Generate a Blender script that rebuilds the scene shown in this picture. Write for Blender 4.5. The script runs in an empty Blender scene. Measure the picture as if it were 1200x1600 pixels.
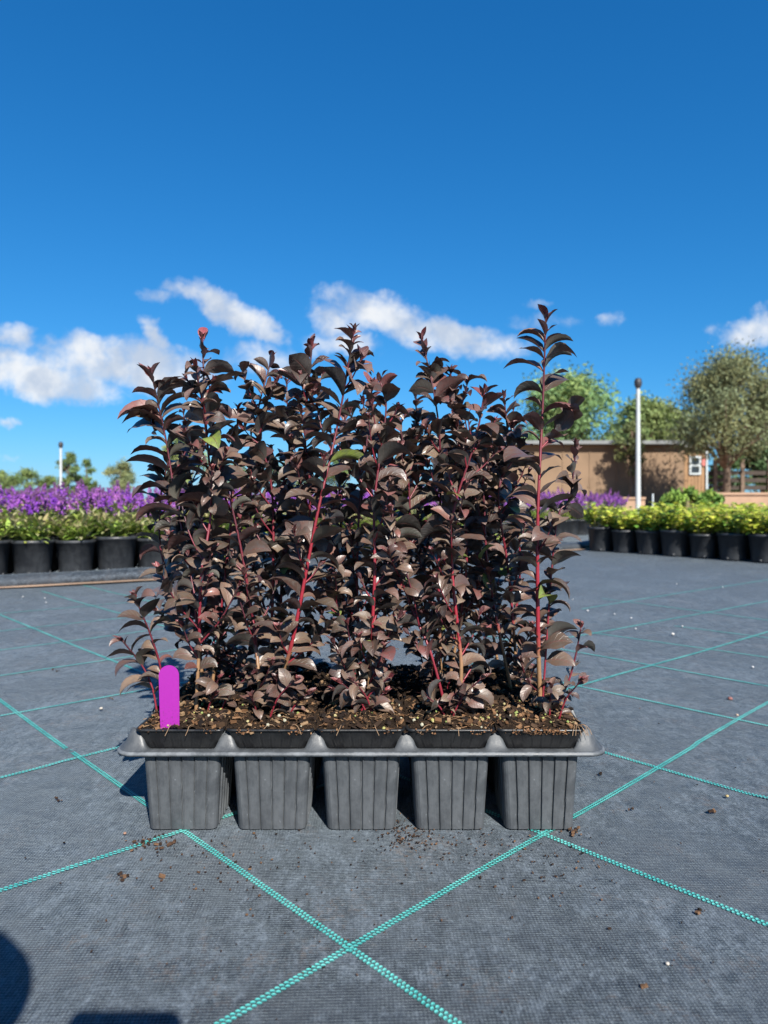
import bpy, math, random
import numpy as np
from mathutils import Vector, Matrix, noise as mnoise

R = math.radians
scene = bpy.context.scene
COL = scene.collection
rnd = random.Random(11)
nrs = np.random.RandomState(5)

# ------------------------------------------------------------------ camera, world, sun, exposure
H = 0.36            # camera height above the mat
F = 1109.0          # focal length expressed in pixels of a 1600 px high frame
HY = 780.0          # row of the horizon
cd = bpy.data.cameras.new('camera')
cam = bpy.data.objects.new('camera', cd); COL.objects.link(cam)
cam.location = (0, 0, H); cam.rotation_euler = (R(90), 0, 0)
cd.sensor_fit = 'VERTICAL'; cd.sensor_height = 36.0; cd.sensor_width = 27.0
cd.lens = 36.0 * F / 1600.0
cd.shift_y = -(800 - HY) / 1600.0
cd.clip_start = 0.02; cd.clip_end = 2000
cd.dof.use_dof = True; cd.dof.focus_distance = 0.83; cd.dof.aperture_fstop = 7.5
scene.camera = cam
scene.render.resolution_x = 768; scene.render.resolution_y = 1024
scene.view_settings.view_transform = 'Standard'
scene.view_settings.look = 'None'
scene.view_settings.exposure = 1.08
scene.view_settings.gamma = 1.0

SUN_EL = R(38); LX, LY = -0.33, 0.944         # horizontal direction the light travels in
sd = bpy.data.lights.new('sun', 'SUN'); sd.energy = 4.8; sd.angle = R(0.5); sd.color = (1.0, 0.955, 0.88)
sun = bpy.data.objects.new('sun', sd); COL.objects.link(sun)
ldir = Vector((LX * math.cos(SUN_EL), LY * math.cos(SUN_EL), -math.sin(SUN_EL))).normalized()
sun.rotation_euler = ldir.to_track_quat('-Z', 'Y').to_euler()
sun.location = (3, -6, 8)

world = bpy.data.worlds.new('World'); scene.world = world; world.use_nodes = True
wt = world.node_tree; wn = wt.nodes; wl = wt.links
wn.clear()

class NT:
    """tiny helper to write node graphs"""
    def __init__(s, t): s.t = t; s.n = t.nodes; s.l = t.links
    def new(s, typ, **kw):
        n = s.n.new(typ)
        for k, v in kw.items(): setattr(n, k, v)
        return n
    def put(s, sock, v):
        if isinstance(v, bpy.types.NodeSocket): s.l.new(v, sock)
        elif v is not None: sock.default_value = v
    def m(s, op, a, b=None, c=None, clamp=False):
        n = s.new('ShaderNodeMath', operation=op, use_clamp=clamp)
        s.put(n.inputs[0], a)
        if b is not None: s.put(n.inputs[1], b)
        if c is not None: s.put(n.inputs[2], c)
        return n.outputs[0]
    def mix(s, f, a, b, typ='MIX'):
        n = s.new('ShaderNodeMix', data_type='RGBA', blend_type=typ)
        s.put(n.inputs[0], f); s.put(n.inputs[6], a); s.put(n.inputs[7], b)
        return n.outputs[2]
    def ramp(s, v, lo, hi, a=0.0, b=1.0, smooth=True):
        n = s.new('ShaderNodeMapRange', clamp=True)
        if smooth: n.interpolation_type = 'SMOOTHSTEP'
        s.put(n.inputs[0], v); s.put(n.inputs[1], lo); s.put(n.inputs[2], hi); s.put(n.inputs[3], a); s.put(n.inputs[4], b)
        return n.outputs[0]
    def noise(s, vec, scale, detail=3, rough=0.55, dist=0.0):
        n = s.new('ShaderNodeTexNoise'); s.put(n.inputs['Vector'], vec)
        n.inputs['Scale'].default_value = scale; n.inputs['Detail'].default_value = detail
        n.inputs['Roughness'].default_value = rough; n.inputs['Distortion'].default_value = dist
        return n
    def comb(s, x, y, z):
        n = s.new('ShaderNodeCombineXYZ'); s.put(n.inputs[0], x); s.put(n.inputs[1], y); s.put(n.inputs[2], z)
        return n.outputs[0]

W = NT(wt)
sky = W.new('ShaderNodeTexSky', sky_type='NISHITA')
sky.sun_disc = False; sky.sun_elevation = SUN_EL
sky.sun_rotation = math.atan2(-LX, -LY)      # towards the sun, clockwise from +Y
sky.altitude = 600; sky.air_density = 1.0; sky.dust_density = 0.4; sky.ozone_density = 2.0
sep = W.new('ShaderNodeSeparateColor'); wl.new(sky.outputs[0], sep.inputs[0])
SKYG = [(0.0099, 1.43), (0.0672, 0.854), (0.139, 0.73)]      # gain, power for each channel
chs = [W.m('MULTIPLY', W.m('POWER', sep.outputs[i], g[1]), g[0] / 0.10) for i, g in enumerate(SKYG)]
cc = W.new('ShaderNodeCombineColor')
for i in range(3): wl.new(chs[i], cc.inputs[i])
skycol = cc.outputs[0]
tc = W.new('ShaderNodeTexCoord')
sx = W.new('ShaderNodeSeparateXYZ'); wl.new(tc.outputs['Generated'], sx.inputs[0])
ysafe = W.m('MAXIMUM', sx.outputs[1], 0.05)
U = W.m('DIVIDE', sx.outputs[0], ysafe); V = W.m('DIVIDE', sx.outputs[2], ysafe)
uv = W.comb(U, V, 0.0)
dn = W.noise(uv, 11.0, 7, 0.68)
sdn = W.new('ShaderNodeSeparateColor'); wl.new(dn.outputs['Color'], sdn.inputs[0])
Ud = W.m('ADD', U, W.m('MULTIPLY', W.m('SUBTRACT', sdn.outputs[0], 0.5), 0.085))
Vd = W.m('ADD', V, W.m('MULTIPLY', W.m('SUBTRACT', sdn.outputs[1], 0.5), 0.06))
# bearing (px-like units), elevation, half length, half thickness, tilt(deg, down to the right), strength
CL = [(368, 488, 92, 24, 27, 1.0), (300, 462, 45, 14, 15, .75), (250, 465, 40, 10, 10, .45), (415, 520, 45, 16, 20, .9),
      (600, 492, 105, 30, 20, 1.0), (690, 520, 120, 26, 12, 1.05), (540, 540, 60, 18, 5, .85), (530, 500, 45, 26, 20, .8),
      (140, 545, 62, 24, 18, 1.0), (230, 565, 110, 34, 8, 1.0), (245, 528, 42, 14, 45, .8), (260, 590, 95, 22, 0, .95),
      (60, 590, 130, 30, 10, 1.15), (190, 578, 120, 30, 6, 1.05), (130, 560, 90, 30, 12, .9), (20, 525, 34, 20, 0, .85), (15, 560, 70, 20, 10, .9), (420, 560, 70, 24, 12, .7),
      (955, 498, 24, 14, 0, .62), (835, 474, 22, 8, 0, .4), (1180, 515, 60, 22, -10, .95), (1225, 500, 60, 24, 0, .95), (8, 656, 18, 7, 0, .6),
      (840, 505, 60, 14, 0, .35), (22, 713, 22, 5, 0, .4)]
mask = None
for (cx, cy, a, b, tilt, st) in CL:
    cu, cv = (cx - 600) / F, (HY - cy) / F
    ct, sn = math.cos(R(tilt)), math.sin(R(tilt))
    du = W.m('SUBTRACT', Ud, cu); dv = W.m('SUBTRACT', Vd, cv)
    p = W.m('DIVIDE', W.m('SUBTRACT', W.m('MULTIPLY', du, ct), W.m('MULTIPLY', dv, sn)), a / F * 1.25)
    q = W.m('DIVIDE', W.m('ADD', W.m('MULTIPLY', du, sn), W.m('MULTIPLY', dv, ct)), b / F * 1.35)
    r2 = W.m('ADD', W.m('MULTIPLY', p, p), W.m('MULTIPLY', q, q))
    mk = W.m('MULTIPLY', W.m('SUBTRACT', 1.0, r2, clamp=True), st)
    mask = mk if mask is None else W.m('MAXIMUM', mask, mk)
fn = W.noise(uv, 26.0, 8, 0.68, 0.3)
dens = W.m('ADD', mask, W.m('MULTIPLY', W.m('SUBTRACT', fn.outputs[0], 0.5), 1.5))
dens = W.m('MULTIPLY', W.ramp(dens, 0.05, 1.12), W.ramp(mask, 0.0, 0.22))
dens = W.m('MULTIPLY', dens, W.m('GREATER_THAN', sx.outputs[1], 0.06))
sh = W.noise(W.comb(U, W.m('ADD', V, 0.012), 0.3), 16.0, 4, 0.55)
shade = W.ramp(sh.outputs[0], 0.38, 0.62)
ccol = W.mix(shade, (3.7, 4.2, 5.0, 1), (6.0, 6.1, 6.2, 1))
fin = W.mix(W.m('MULTIPLY', dens, 0.93), skycol, ccol)
bg = W.new('ShaderNodeBackground'); wl.new(fin, bg.inputs[0]); bg.inputs[1].default_value = 0.0742
wo = W.new('ShaderNodeOutputWorld'); wl.new(bg.outputs[0], wo.inputs[0])

# ------------------------------------------------------------------ small helpers
def G(x, y, z=0.0):
    """where the line of sight of a photo point meets the level z"""
    d = (H - z) * F / (y - HY)
    return Vector(((x - 600) * d / F, d, z))
def P(x, y, d):
    return Vector(((x - 600) * d / F, d, H - (y - HY) * d / F))

def tag(o, label=None, cat=None, group=None, kind=None):
    if label: o['label'] = label
    if cat: o['category'] = cat
    if group: o['group'] = group
    if kind: o['kind'] = kind
    return o

class MB:
    def __init__(s): s.v = []; s.f = []; s.mi = []; s.uv = {}; s.col = []; s.n = 0
    def add(s, verts, faces, mi=0, col=(1, 1, 1), uvs=None):
        b = s.n
        s.v.extend([tuple(p) for p in verts]); s.n += len(verts)
        s.f.extend([tuple(b + i for i in f) for f in faces])
        s.mi.extend([mi] * len(faces))
        if isinstance(col, tuple): s.col.extend([col] * len(verts))
        else: s.col.extend(col)
        if uvs is not None:
            for i, c in enumerate(uvs): s.uv[b + i] = c
        return b
    def box(s, c, size, rz=0.0, mi=0, col=(1, 1, 1), rx=0.0, ry=0.0):
        hx, hy, hz = [q / 2 for q in size]
        M = Matrix.Translation(c) @ Matrix.Rotation(rz, 4, 'Z') @ Matrix.Rotation(ry, 4, 'Y') @ Matrix.Rotation(rx, 4, 'X')
        vs = [M @ Vector((x, y, z)) for x in (-hx, hx) for y in (-hy, hy) for z in (-hz, hz)]
        s.add(vs, [(0, 1, 3, 2), (4, 6, 7, 5), (0, 4, 5, 1), (2, 3, 7, 6), (0, 2, 6, 4), (1, 5, 7, 3)], mi, col)
    def tube(s, pts, rad, n=8, mi=0, cols=None, cap=True):
        pts = [Vector(p) for p in pts]; k = len(pts)
        rads = rad if isinstance(rad, (list, tuple)) else [rad] * k
        vs = []; cl = []
        up = Vector((0.13, 0.97, 0.2))
        for i, p in enumerate(pts):
            t = (pts[min(i + 1, k - 1)] - pts[max(i - 1, 0)])
            if t.length < 1e-9: t = Vector((0, 0, 1))
            t.normalize()
            a = t.cross(up)
            if a.length < 1e-3: a = t.cross(Vector((1, 0, 0)))
            a.normalize(); b = t.cross(a)
            for j in range(n):
                an = 2 * math.pi * j / n
                vs.append(p + (a * math.cos(an) + b * math.sin(an)) * rads[i])
                cl.append(cols[i] if cols else (1, 1, 1))
        fs = [(i * n + j, i * n + (j + 1) % n, (i + 1) * n + (j + 1) % n, (i + 1) * n + j) for i in range(k - 1) for j in range(n)]
        if cap: fs += [tuple(range(n))[::-1], tuple((k - 1) * n + j for j in range(n))]
        s.add(vs, fs, mi, cl)
    def lathe(s, prof, n=24, mi=0, c=(0, 0, 0), col=(1, 1, 1)):
        vs = [(c[0] + r * math.cos(2 * math.pi * j / n), c[1] + r * math.sin(2 * math.pi * j / n), c[2] + z) for r, z in prof for j in range(n)]
        k = len(prof)
        fs = [(i * n + j, i * n + (j + 1) % n, (i + 1) * n + (j + 1) % n, (i + 1) * n + j) for i in range(k - 1) for j in range(n)]
        s.add(vs, fs, mi, col)
    def mesh(s, name, mats, smooth=True):
        me = bpy.data.meshes.new(name)
        me.from_pydata(s.v, [], s.f)
        for m in (mats if isinstance(mats, (list, tuple)) else [mats]): me.materials.append(m)
        me.polygons.foreach_set('material_index', s.mi)
        me.polygons.foreach_set('use_smooth', [smooth] * len(s.f))
        ca = me.color_attributes.new('tint', 'FLOAT_COLOR', 'POINT')
        arr = np.ones((len(s.v), 4), dtype=np.float32); arr[:, :3] = np.array(s.col, dtype=np.float32).reshape(-1, 3)
        ca.data.foreach_set('color', arr.ravel())
        if s.uv:
            ul = me.uv_layers.new(name='UVMap')
            vi = np.zeros(len(me.loops), dtype=np.int32); me.loops.foreach_get('vertex_index', vi)
            ua = np.zeros((len(s.v), 2), dtype=np.float32)
            for k2, c2 in s.uv.items(): ua[k2] = c2
            ul.data.foreach_set('uv', ua[vi].ravel())
        me.update()
        return me
    def build(s, name, mats, parent=None, loc=(0, 0, 0), rz=0.0, smooth=True):
        o = bpy.data.objects.new(name, s.mesh(name, mats, smooth))
        COL.objects.link(o); o.location = loc; o.rotation_euler = (0, 0, rz)
        if parent: o.parent = parent
        return o

def empty(name, loc=(0, 0, 0), rz=0.0, **kw):
    o = bpy.data.objects.new(name, None); COL.objects.link(o)
    o.location = loc; o.rotation_euler = (0, 0, rz); o.empty_display_size = 0.05
    return tag(o, **kw)

def copy_tree(o, parent=None, loc=None, rz=None, sc=None):
    c = o.copy(); COL.objects.link(c); c.parent = parent
    if loc is not None: c.location = loc
    if rz is not None: c.rotation_euler = (0, 0, rz)
    if sc is not None: c.scale = (sc, sc, sc)
    for ch in list(o.children): copy_tree(ch, c)
    return c

# ------------------------------------------------------------------ materials
def mat(name):
    m = bpy.data.materials.new(name); m.use_nodes = True
    nt = NT(m.node_tree); nt.n.clear()
    b = nt.new('ShaderNodeBsdfPrincipled'); o = nt.new('ShaderNodeOutputMaterial')
    nt.l.new(b.outputs[0], o.inputs[0])
    return m, nt, b, o
def bump(nt, b, h, strength=0.3, dist=0.001):
    n = nt.new('ShaderNodeBump'); n.inputs['Strength'].default_value = strength; n.inputs['Distance'].default_value = dist
    nt.put(n.inputs['Height'], h); nt.l.new(n.outputs[0], b.inputs['Normal'])
def simple(name, col, rough=0.6, var=0.25, scale=20.0, bs=0.2, bd=0.002, spec=0.4):
    m, nt, b, o = mat(name)
    tcn = nt.new('ShaderNodeTexCoord')
    n = nt.noise(tcn.outputs['Object'], scale, 5, 0.6)
    c = nt.mix(nt.ramp(n.outputs[0], 0.3, 0.7), tuple(q * (1 - var) for q in col) + (1,), tuple(q * (1 + var) for q in col) + (1,))
    nt.l.new(c, b.inputs['Base Color']); b.inputs['Roughness'].default_value = rough
    b.inputs['Specular IOR Level'].default_value = spec
    if bs: bump(nt, b, n.outputs[0], bs, bd)
    return m

def tinted(name, rough=0.55, spec=0.35, trans=0.0, scale=60.0, var=0.2):
    """colour from the mesh's own colour attribute"""
    m, nt, b, o = mat(name)
    a = nt.new('ShaderNodeAttribute', attribute_name='tint')
    tcn = nt.new('ShaderNodeTexCoord')
    n = nt.noise(tcn.outputs['Object'], scale, 3)
    c = nt.mix(1.0, a.outputs['Color'], nt.mix(n.outputs[0], (1 - var, 1 - var, 1 - var, 1), (1 + var, 1 + var, 1 + var, 1)), 'MULTIPLY')
    nt.l.new(c, b.inputs['Base Color']); b.inputs['Roughness'].default_value = rough
    b.inputs['Specular IOR Level'].default_value = spec
    if trans:
        t = nt.new('ShaderNodeBsdfTranslucent'); nt.l.new(c, t.inputs[0])
        mx = nt.new('ShaderNodeMixShader'); mx.inputs[0].default_value = trans
        nt.l.new(b.outputs[0], mx.inputs[1]); nt.l.new(t.outputs[0], mx.inputs[2]); nt.l.new(mx.outputs[0], o.inputs[0])
    return m

# woven ground cover
GA = R(43.3)
def make_mat_material():
    m, nt, b, o = mat('woven_ground_cover')
    tcn = nt.new('ShaderNodeTexCoord')
    mp = nt.new('ShaderNodeMapping'); mp.inputs['Rotation'].default_value = (0, 0, GA)
    nt.l.new(tcn.outputs['Object'], mp.inputs[0])
    s = nt.new('ShaderNodeSeparateXYZ'); nt.l.new(mp.outputs[0], s.inputs[0])
    # plain weave: bumps of the two tape directions in a checker
    k = math.pi / 0.0021
    wob = nt.noise(mp.outputs[0], 30.0, 2)
    w1 = nt.m('SINE', nt.m('MULTIPLY', s.outputs[0], k)); w2 = nt.m('SINE', nt.m('MULTIPLY', s.outputs[1], k))
    weave = nt.m('ADD', nt.m('MULTIPLY', nt.m('MULTIPLY', w1, w2), 0.5), 0.5)
    big = nt.noise(tcn.outputs['Object'], 5.0, 6, 0.62, 0.4)
    mid = nt.noise(tcn.outputs['Object'], 34.0, 7, 0.78, 0.7)
    fin_ = nt.noise(tcn.outputs['Object'], 240.0, 4, 0.8)
    mp3 = nt.new('ShaderNodeMapping'); mp3.inputs['Rotation'].default_value = (0, 0, R(25)); mp3.inputs['Scale'].default_value = (1, .35, 1); nt.l.new(tcn.outputs['Object'], mp3.inputs[0])
    brush = nt.noise(mp3.outputs[0], 95.0, 6, 0.75, 0.3)
    dust = nt.ramp(nt.m('ADD', nt.m('MULTIPLY', big.outputs[0], 0.22), nt.m('ADD', nt.m('MULTIPLY', mid.outputs[0], 0.33), nt.m('MULTIPLY', brush.outputs[0], 0.45))), 0.43, 0.58)
    c = nt.mix(dust, (0.004, 0.006, 0.010, 1), (0.084, 0.102, 0.124, 1))
    c = nt.mix(nt.m('MULTIPLY', weave, 0.42), c, (0.010, 0.014, 0.022, 1))
    spk = nt.ramp(fin_.outputs[0], 0.48, 0.70, 0.0, 0.75)
    c = nt.mix(nt.m('MULTIPLY', spk, nt.m('ADD', nt.m('MULTIPLY', dust, 0.6), 0.3)), c, (0.20, 0.235, 0.275, 1))
    spd = nt.ramp(fin_.outputs[0], 0.50, 0.38, 0.0, 0.85)
    c = nt.mix(spd, c, (0.018, 0.022, 0.03, 1))
    # brown earth stains
    so = nt.noise(tcn.outputs['Object'], 11.0, 7, 0.75, 0.5)
    sp2 = nt.noise(tcn.outputs['Object'], 160.0, 3, 0.8)
    st = nt.m('MULTIPLY', nt.ramp(so.outputs[0], 0.50, 0.64), nt.ramp(sp2.outputs[0], 0.45, 0.62))
    c = nt.mix(nt.m('MULTIPLY', st, 0.65), c, (0.11, 0.075, 0.055, 1))
    dk = nt.noise(tcn.outputs['Object'], 4.5, 8, 0.72, 1.0)
    c = nt.mix(nt.ramp(dk.outputs[0], 0.45, 0.62, 0.0, 0.78), c, (0.028, 0.032, 0.04, 1))
    nt.l.new(c, b.inputs['Base Color'])
    rr = nt.ramp(mid.outputs[0], 0.35, 0.65, 0.5, 0.72); nt.l.new(rr, b.inputs['Roughness'])
    b.inputs['Specular IOR Level'].default_value = 0.55
    b.inputs['Specular Tint'].default_value = (0.8, 0.9, 1.0, 1)
    b.inputs['Sheen Weight'].default_value = 0.16; b.inputs['Sheen Roughness'].default_value = 0.45; b.inputs['Sheen Tint'].default_value = (0.75, 0.9, 1.0, 1)
    hh = nt.m('ADD', nt.m('MULTIPLY', weave, 0.6), nt.m('ADD', nt.m('MULTIPLY', fin_.outputs[0], 0.8), nt.m('MULTIPLY', mid.outputs[0], 2.5)))
    bump(nt, b, hh, 0.8, 0.0014)
    return m
M_mat = make_mat_material()

def make_line_material():
    m, nt, b, o = mat('teal_stitched_line')
    u = nt.new('ShaderNodeUVMap'); s = nt.new('ShaderNodeSeparateXYZ'); nt.l.new(u.outputs[0], s.inputs[0])
    per = 0.0042
    # two rows of slanted stitches
    row = nt.m('GREATER_THAN', s.outputs[1], 0.0)
    ph = nt.m('ADD', nt.m('DIVIDE', s.outputs[0], per), nt.m('MULTIPLY', row, 0.42))
    ph = nt.m('ADD', ph, nt.m('MULTIPLY', s.outputs[1], 60.0))
    fr = nt.m('SUBTRACT', nt.m('FRACT', ph), 0.5)
    vv = nt.m('SUBTRACT', nt.m('ABSOLUTE', s.outputs[1]), 0.0019)
    d = nt.m('SQRT', nt.m('ADD', nt.m('POWER', nt.m('DIVIDE', fr, 0.40), 2.0), nt.m('POWER', nt.m('DIVIDE', vv, 0.0019), 2.0)))
    tcn = nt.new('ShaderNodeTexCoord')
    n = nt.noise(tcn.outputs['Object'], 260.0, 3); n2 = nt.noise(tcn.outputs['Object'], 17.0, 3)
    on = nt.ramp(nt.m('ADD', d, nt.m('MULTIPLY', nt.m('SUBTRACT', n.outputs[0], 0.5), 0.5)), 1.1, 0.86)
    miss = nt.ramp(n2.outputs[0], 0.27, 0.31)
    on = nt.m('MULTIPLY', on, miss)
    c = nt.mix(nt.ramp(n2.outputs[0], 0.3, 0.7), (0.06, 0.42, 0.39, 1), (0.15, 0.58, 0.52, 1))
    c = nt.mix(nt.m('MULTIPLY', nt.ramp(n.outputs[0], 0.5, 0.75), 0.5), c, (0.13, 0.17, 0.17, 1))
    nt.l.new(c, b.inputs['Base Color']); b.inputs['Roughness'].default_value = 0.5
    tr = nt.new('ShaderNodeBsdfTransparent'); mx = nt.new('ShaderNodeMixShader')
    nt.l.new(on, mx.inputs[0]); nt.l.new(tr.outputs[0], mx.inputs[1]); nt.l.new(b.outputs[0], mx.inputs[2]); nt.l.new(mx.outputs[0], o.inputs[0])
    bump(nt, b, nt.m('SUBTRACT', 1.0, d), 0.8, 0.001)
    return m
M_line = make_line_material()

def make_plastic(name, base, dusty, amount=0.6, rough=0.42, spec=0.5, sc=1.0):
    m, nt, b, o = mat(name)
    tcn = nt.new('ShaderNodeTexCoord')
    n1 = nt.noise(tcn.outputs['Object'], 35.0 * sc, 6, 0.7, 0.3); n2 = nt.noise(tcn.outputs['Object'], 420.0 * sc, 2, 0.6)
    vo = nt.new('ShaderNodeTexVoronoi'); vo.inputs['Scale'].default_value = 130.0 * sc; nt.l.new(tcn.outputs['Object'], vo.inputs['Vector'])
    mp = nt.new('ShaderNodeMapping'); mp.inputs['Scale'].default_value = (1, 1, 0.15); nt.l.new(tcn.outputs['Object'], mp.inputs[0])
    st = nt.noise(mp.outputs[0], 110.0 * sc, 4, 0.7)
    f = nt.m('MULTIPLY', nt.ramp(nt.m('ADD', nt.m('MULTIPLY', n1.outputs[0], 0.7), nt.m('MULTIPLY', st.outputs[0], 0.3)), 0.36, 0.64), amount)
    c = nt.mix(f, base + (1,), dusty + (1,))
    dots = nt.m('MULTIPLY', nt.ramp(vo.outputs['Distance'], 0.16, 0.08), nt.ramp(n1.outputs[0], 0.5, 0.62))
    c = nt.mix(nt.m('MULTIPLY', dots, 0.55), c, tuple(min(1, q * 2.3) for q in dusty) + (1,))
    scr = nt.ramp(n2.outputs[0], 0.70, 0.78, 0.0, 0.5)
    c = nt.mix(scr, c, tuple(min(1, q * 1.8) for q in dusty) + (1,))
    nt.l.new(c, b.inputs['Base Color'])
    nt.l.new(nt.ramp(f, 0.0, amount, rough, rough + 0.22), b.inputs['Roughness'])
    b.inputs['Specular IOR Level'].default_value = spec
    bump(nt, b, nt.m('ADD', n2.outputs[0], n1.outputs[0]), 0.25, 0.0005)
    return m
M_tray = make_plastic('grey_black_tray_plastic', (0.052, 0.057, 0.063), (0.100, 0.109, 0.118), 0.7)
M_lip = make_plastic('highlight_lip_plastic', (0.07, 0.077, 0.084), (0.20, 0.215, 0.23), 0.9)  # paler scuffed plastic; the rim edge's highlight is put into its colour
M_potblk = make_plastic('black_pot_plastic', (0.007, 0.007, 0.008), (0.024, 0.025, 0.026), 0.5, 0.33)
M_bgpot = make_plastic('container_plastic', (0.018, 0.020, 0.024), (0.045, 0.050, 0.056), 0.6, 0.42, 0.5, 0.5)

def make_leaf():
    m, nt, b, o = mat('dark_leaf')
    a = nt.new('ShaderNodeAttribute', attribute_name='tint')
    s = nt.new('ShaderNodeSeparateColor'); nt.l.new(a.outputs['Color'], s.inputs[0])
    geo = nt.new('ShaderNodeNewGeometry'); tcn = nt.new('ShaderNodeTexCoord')
    u = nt.new('ShaderNodeUVMap'); us = nt.new('ShaderNodeSeparateXYZ'); nt.l.new(u.outputs[0], us.inputs[0])
    n = nt.noise(tcn.outputs['Object'], 170.0, 4, 0.65)
    nb = nt.noise(tcn.outputs['Object'], 45.0, 2, 0.5)
    top = nt.mix(s.outputs[0], (0.050, 0.042, 0.042, 1), (0.092, 0.088, 0.068, 1))
    top = nt.mix(s.outputs[1], top, (0.17, 0.018, 0.028, 1))
    und = nt.mix(s.outputs[0], (0.120, 0.064, 0.050, 1), (0.165, 0.118, 0.078, 1))
    und = nt.mix(s.outputs[1], und, (0.23, 0.035, 0.045, 1))
    c = nt.mix(geo.outputs['Backfacing'], top, und)
    br = nt.ramp(s.outputs[2], 0.0, 1.0, 0.45, 1.55, False)
    c = nt.mix(1.0, c, nt.comb(br, br, br), 'MULTIPLY')
    c = nt.mix(nt.m('GREATER_THAN', s.outputs[0], 0.985), c, (0.20, 0.26, 0.05, 1))
    c = nt.mix(nt.ramp(n.outputs[0], 0.40, 0.70, 0.0, 0.45), c, (0.105, 0.10, 0.095, 1))
    av = nt.m('ABSOLUTE', us.outputs[1])
    rib = nt.ramp(av, 0.07, 0.02)
    vein = nt.m('SINE', nt.m('MULTIPLY', nt.m('SUBTRACT', nt.m('MULTIPLY', us.outputs[0], 7.0), nt.m('MULTIPLY', av, 1.6)), 6.283))
    vn = nt.ramp(vein, 0.86, 1.0)
    c = nt.mix(nt.m('MULTIPLY', rib, 0.6), c, (0.17, 0.055, 0.05, 1))
    c = nt.mix(nt.m('MULTIPLY', vn, 0.16), c, (0.15, 0.10, 0.085, 1))
    edge = nt.ramp(av, 0.9, 1.0, 0.0, 0.45)
    c = nt.mix(edge, c, (0.12, 0.03, 0.03, 1))
    nt.l.new(c, b.inputs['Base Color'])
    nt.l.new(nt.ramp(nb.outputs[0], 0.3, 0.7, 0.32, 0.50), b.inputs['Roughness'])
    b.inputs['Specular IOR Level'].default_value = 0.68
    hh = nt.m('ADD', nt.m('MULTIPLY', nb.outputs[0], 1.4), nt.m('ADD', nt.m('MULTIPLY', vn, -0.35), nt.m('ADD', nt.m('MULTIPLY', rib, -0.5), nt.m('MULTIPLY', n.outputs[0], 0.35))))
    bump(nt, b, hh, 0.55, 0.0010)
    t = nt.new('ShaderNodeBsdfTranslucent'); nt.put(t.inputs[0], nt.mix(0.5, und, (0.16, 0.03, 0.02, 1)))
    mx = nt.new('ShaderNodeMixShader'); mx.inputs[0].default_value = 0.06
    nt.l.new(b.outputs[0], mx.inputs[1]); nt.l.new(t.outputs[0], mx.inputs[2]); nt.l.new(mx.outputs[0], o.inputs[0])
    return m
M_leaf = make_leaf()
M_stem = tinted('stem_bark', 0.42, 0.5, 0.0, 300.0, 0.35)
M_soil = None
def make_soil():
    m, nt, b, o = mat('potting_soil')
    tcn = nt.new('ShaderNodeTexCoord')
    n1 = nt.noise(tcn.outputs['Object'], 60.0, 8, 0.75, 0.6); n2 = nt.noise(tcn.outputs['Object'], 330.0, 4, 0.7)
    c = nt.mix(nt.ramp(n1.outputs[0], 0.35, 0.7), (0.010, 0.006, 0.004, 1), (0.050, 0.030, 0.018, 1))
    c = nt.mix(nt.ramp(n2.outputs[0], 0.55, 0.72, 0.0, 0.7), c, (0.20, 0.125, 0.07, 1))
    nt.l.new(c, b.inputs['Base Color']); b.inputs['Roughness'].default_value = 0.95; b.inputs['Specular IOR Level'].default_value = 0.15
    bump(nt, b, nt.m('ADD', n1.outputs[0], n2.outputs[0]), 1.0, 0.004)
    return m
M_soil = make_soil()
M_chip = tinted('soil_bits', 0.85, 0.2, 0.0, 400.0, 0.35)
M_leafbg = tinted('green_leaf', 0.5, 0.4, 0.25, 40.0, 0.25)
M_petal = tinted('purple_petals', 0.7, 0.2, 0.2, 80.0, 0.25)
M_crown = tinted('tree_foliage', 0.65, 0.25, 0.18, 0.8, 0.45)
M_bark = simple('tree_bark', (0.17, 0.12, 0.085), 0.9, 0.35, 8.0, 0.6, 0.02)
M_sand = simple('sandy_ground', (0.42, 0.28, 0.19), 0.95, 0.2, 3.0, 0.4, 0.01)

# ------------------------------------------------------------------ ground
g = MB(); g.add([(-700, -300, -0.03), (700, -300, -0.03), (700, 1200, -0.03), (-700, 1200, -0.03)], [(0, 1, 2, 3)])
tag(g.build('ground', M_sand), kind='structure')

g = MB()
nx, ny = 150, 150
x0, x1, y0, y1 = -5.0, 6.0, -2.2, 9.0
vs = []
for j in range(ny + 1):
    for i in range(nx + 1):
        x = x0 + (x1 - x0) * i / nx; y = y0 + (y1 - y0) * j / ny
        z = 0.0022 * mnoise.noise(Vector((x * 2.2, y * 2.2, 0.0)))
        if y > 1.15 or y < 0.4 or abs(x) > .45: z += 0.003 * mnoise.noise(Vector((x * 0.9, y * 0.9, 4.0)))
        vs.append((x, y, z - 0.0022))
g.add(vs, [(j * (nx + 1) + i, j * (nx + 1) + i + 1, (j + 1) * (nx + 1) + i + 1, (j + 1) * (nx + 1) + i) for j in range(ny) for i in range(nx)])
matobj = tag(g.build('ground_cover_mat', M_mat), kind='structure')

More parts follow.
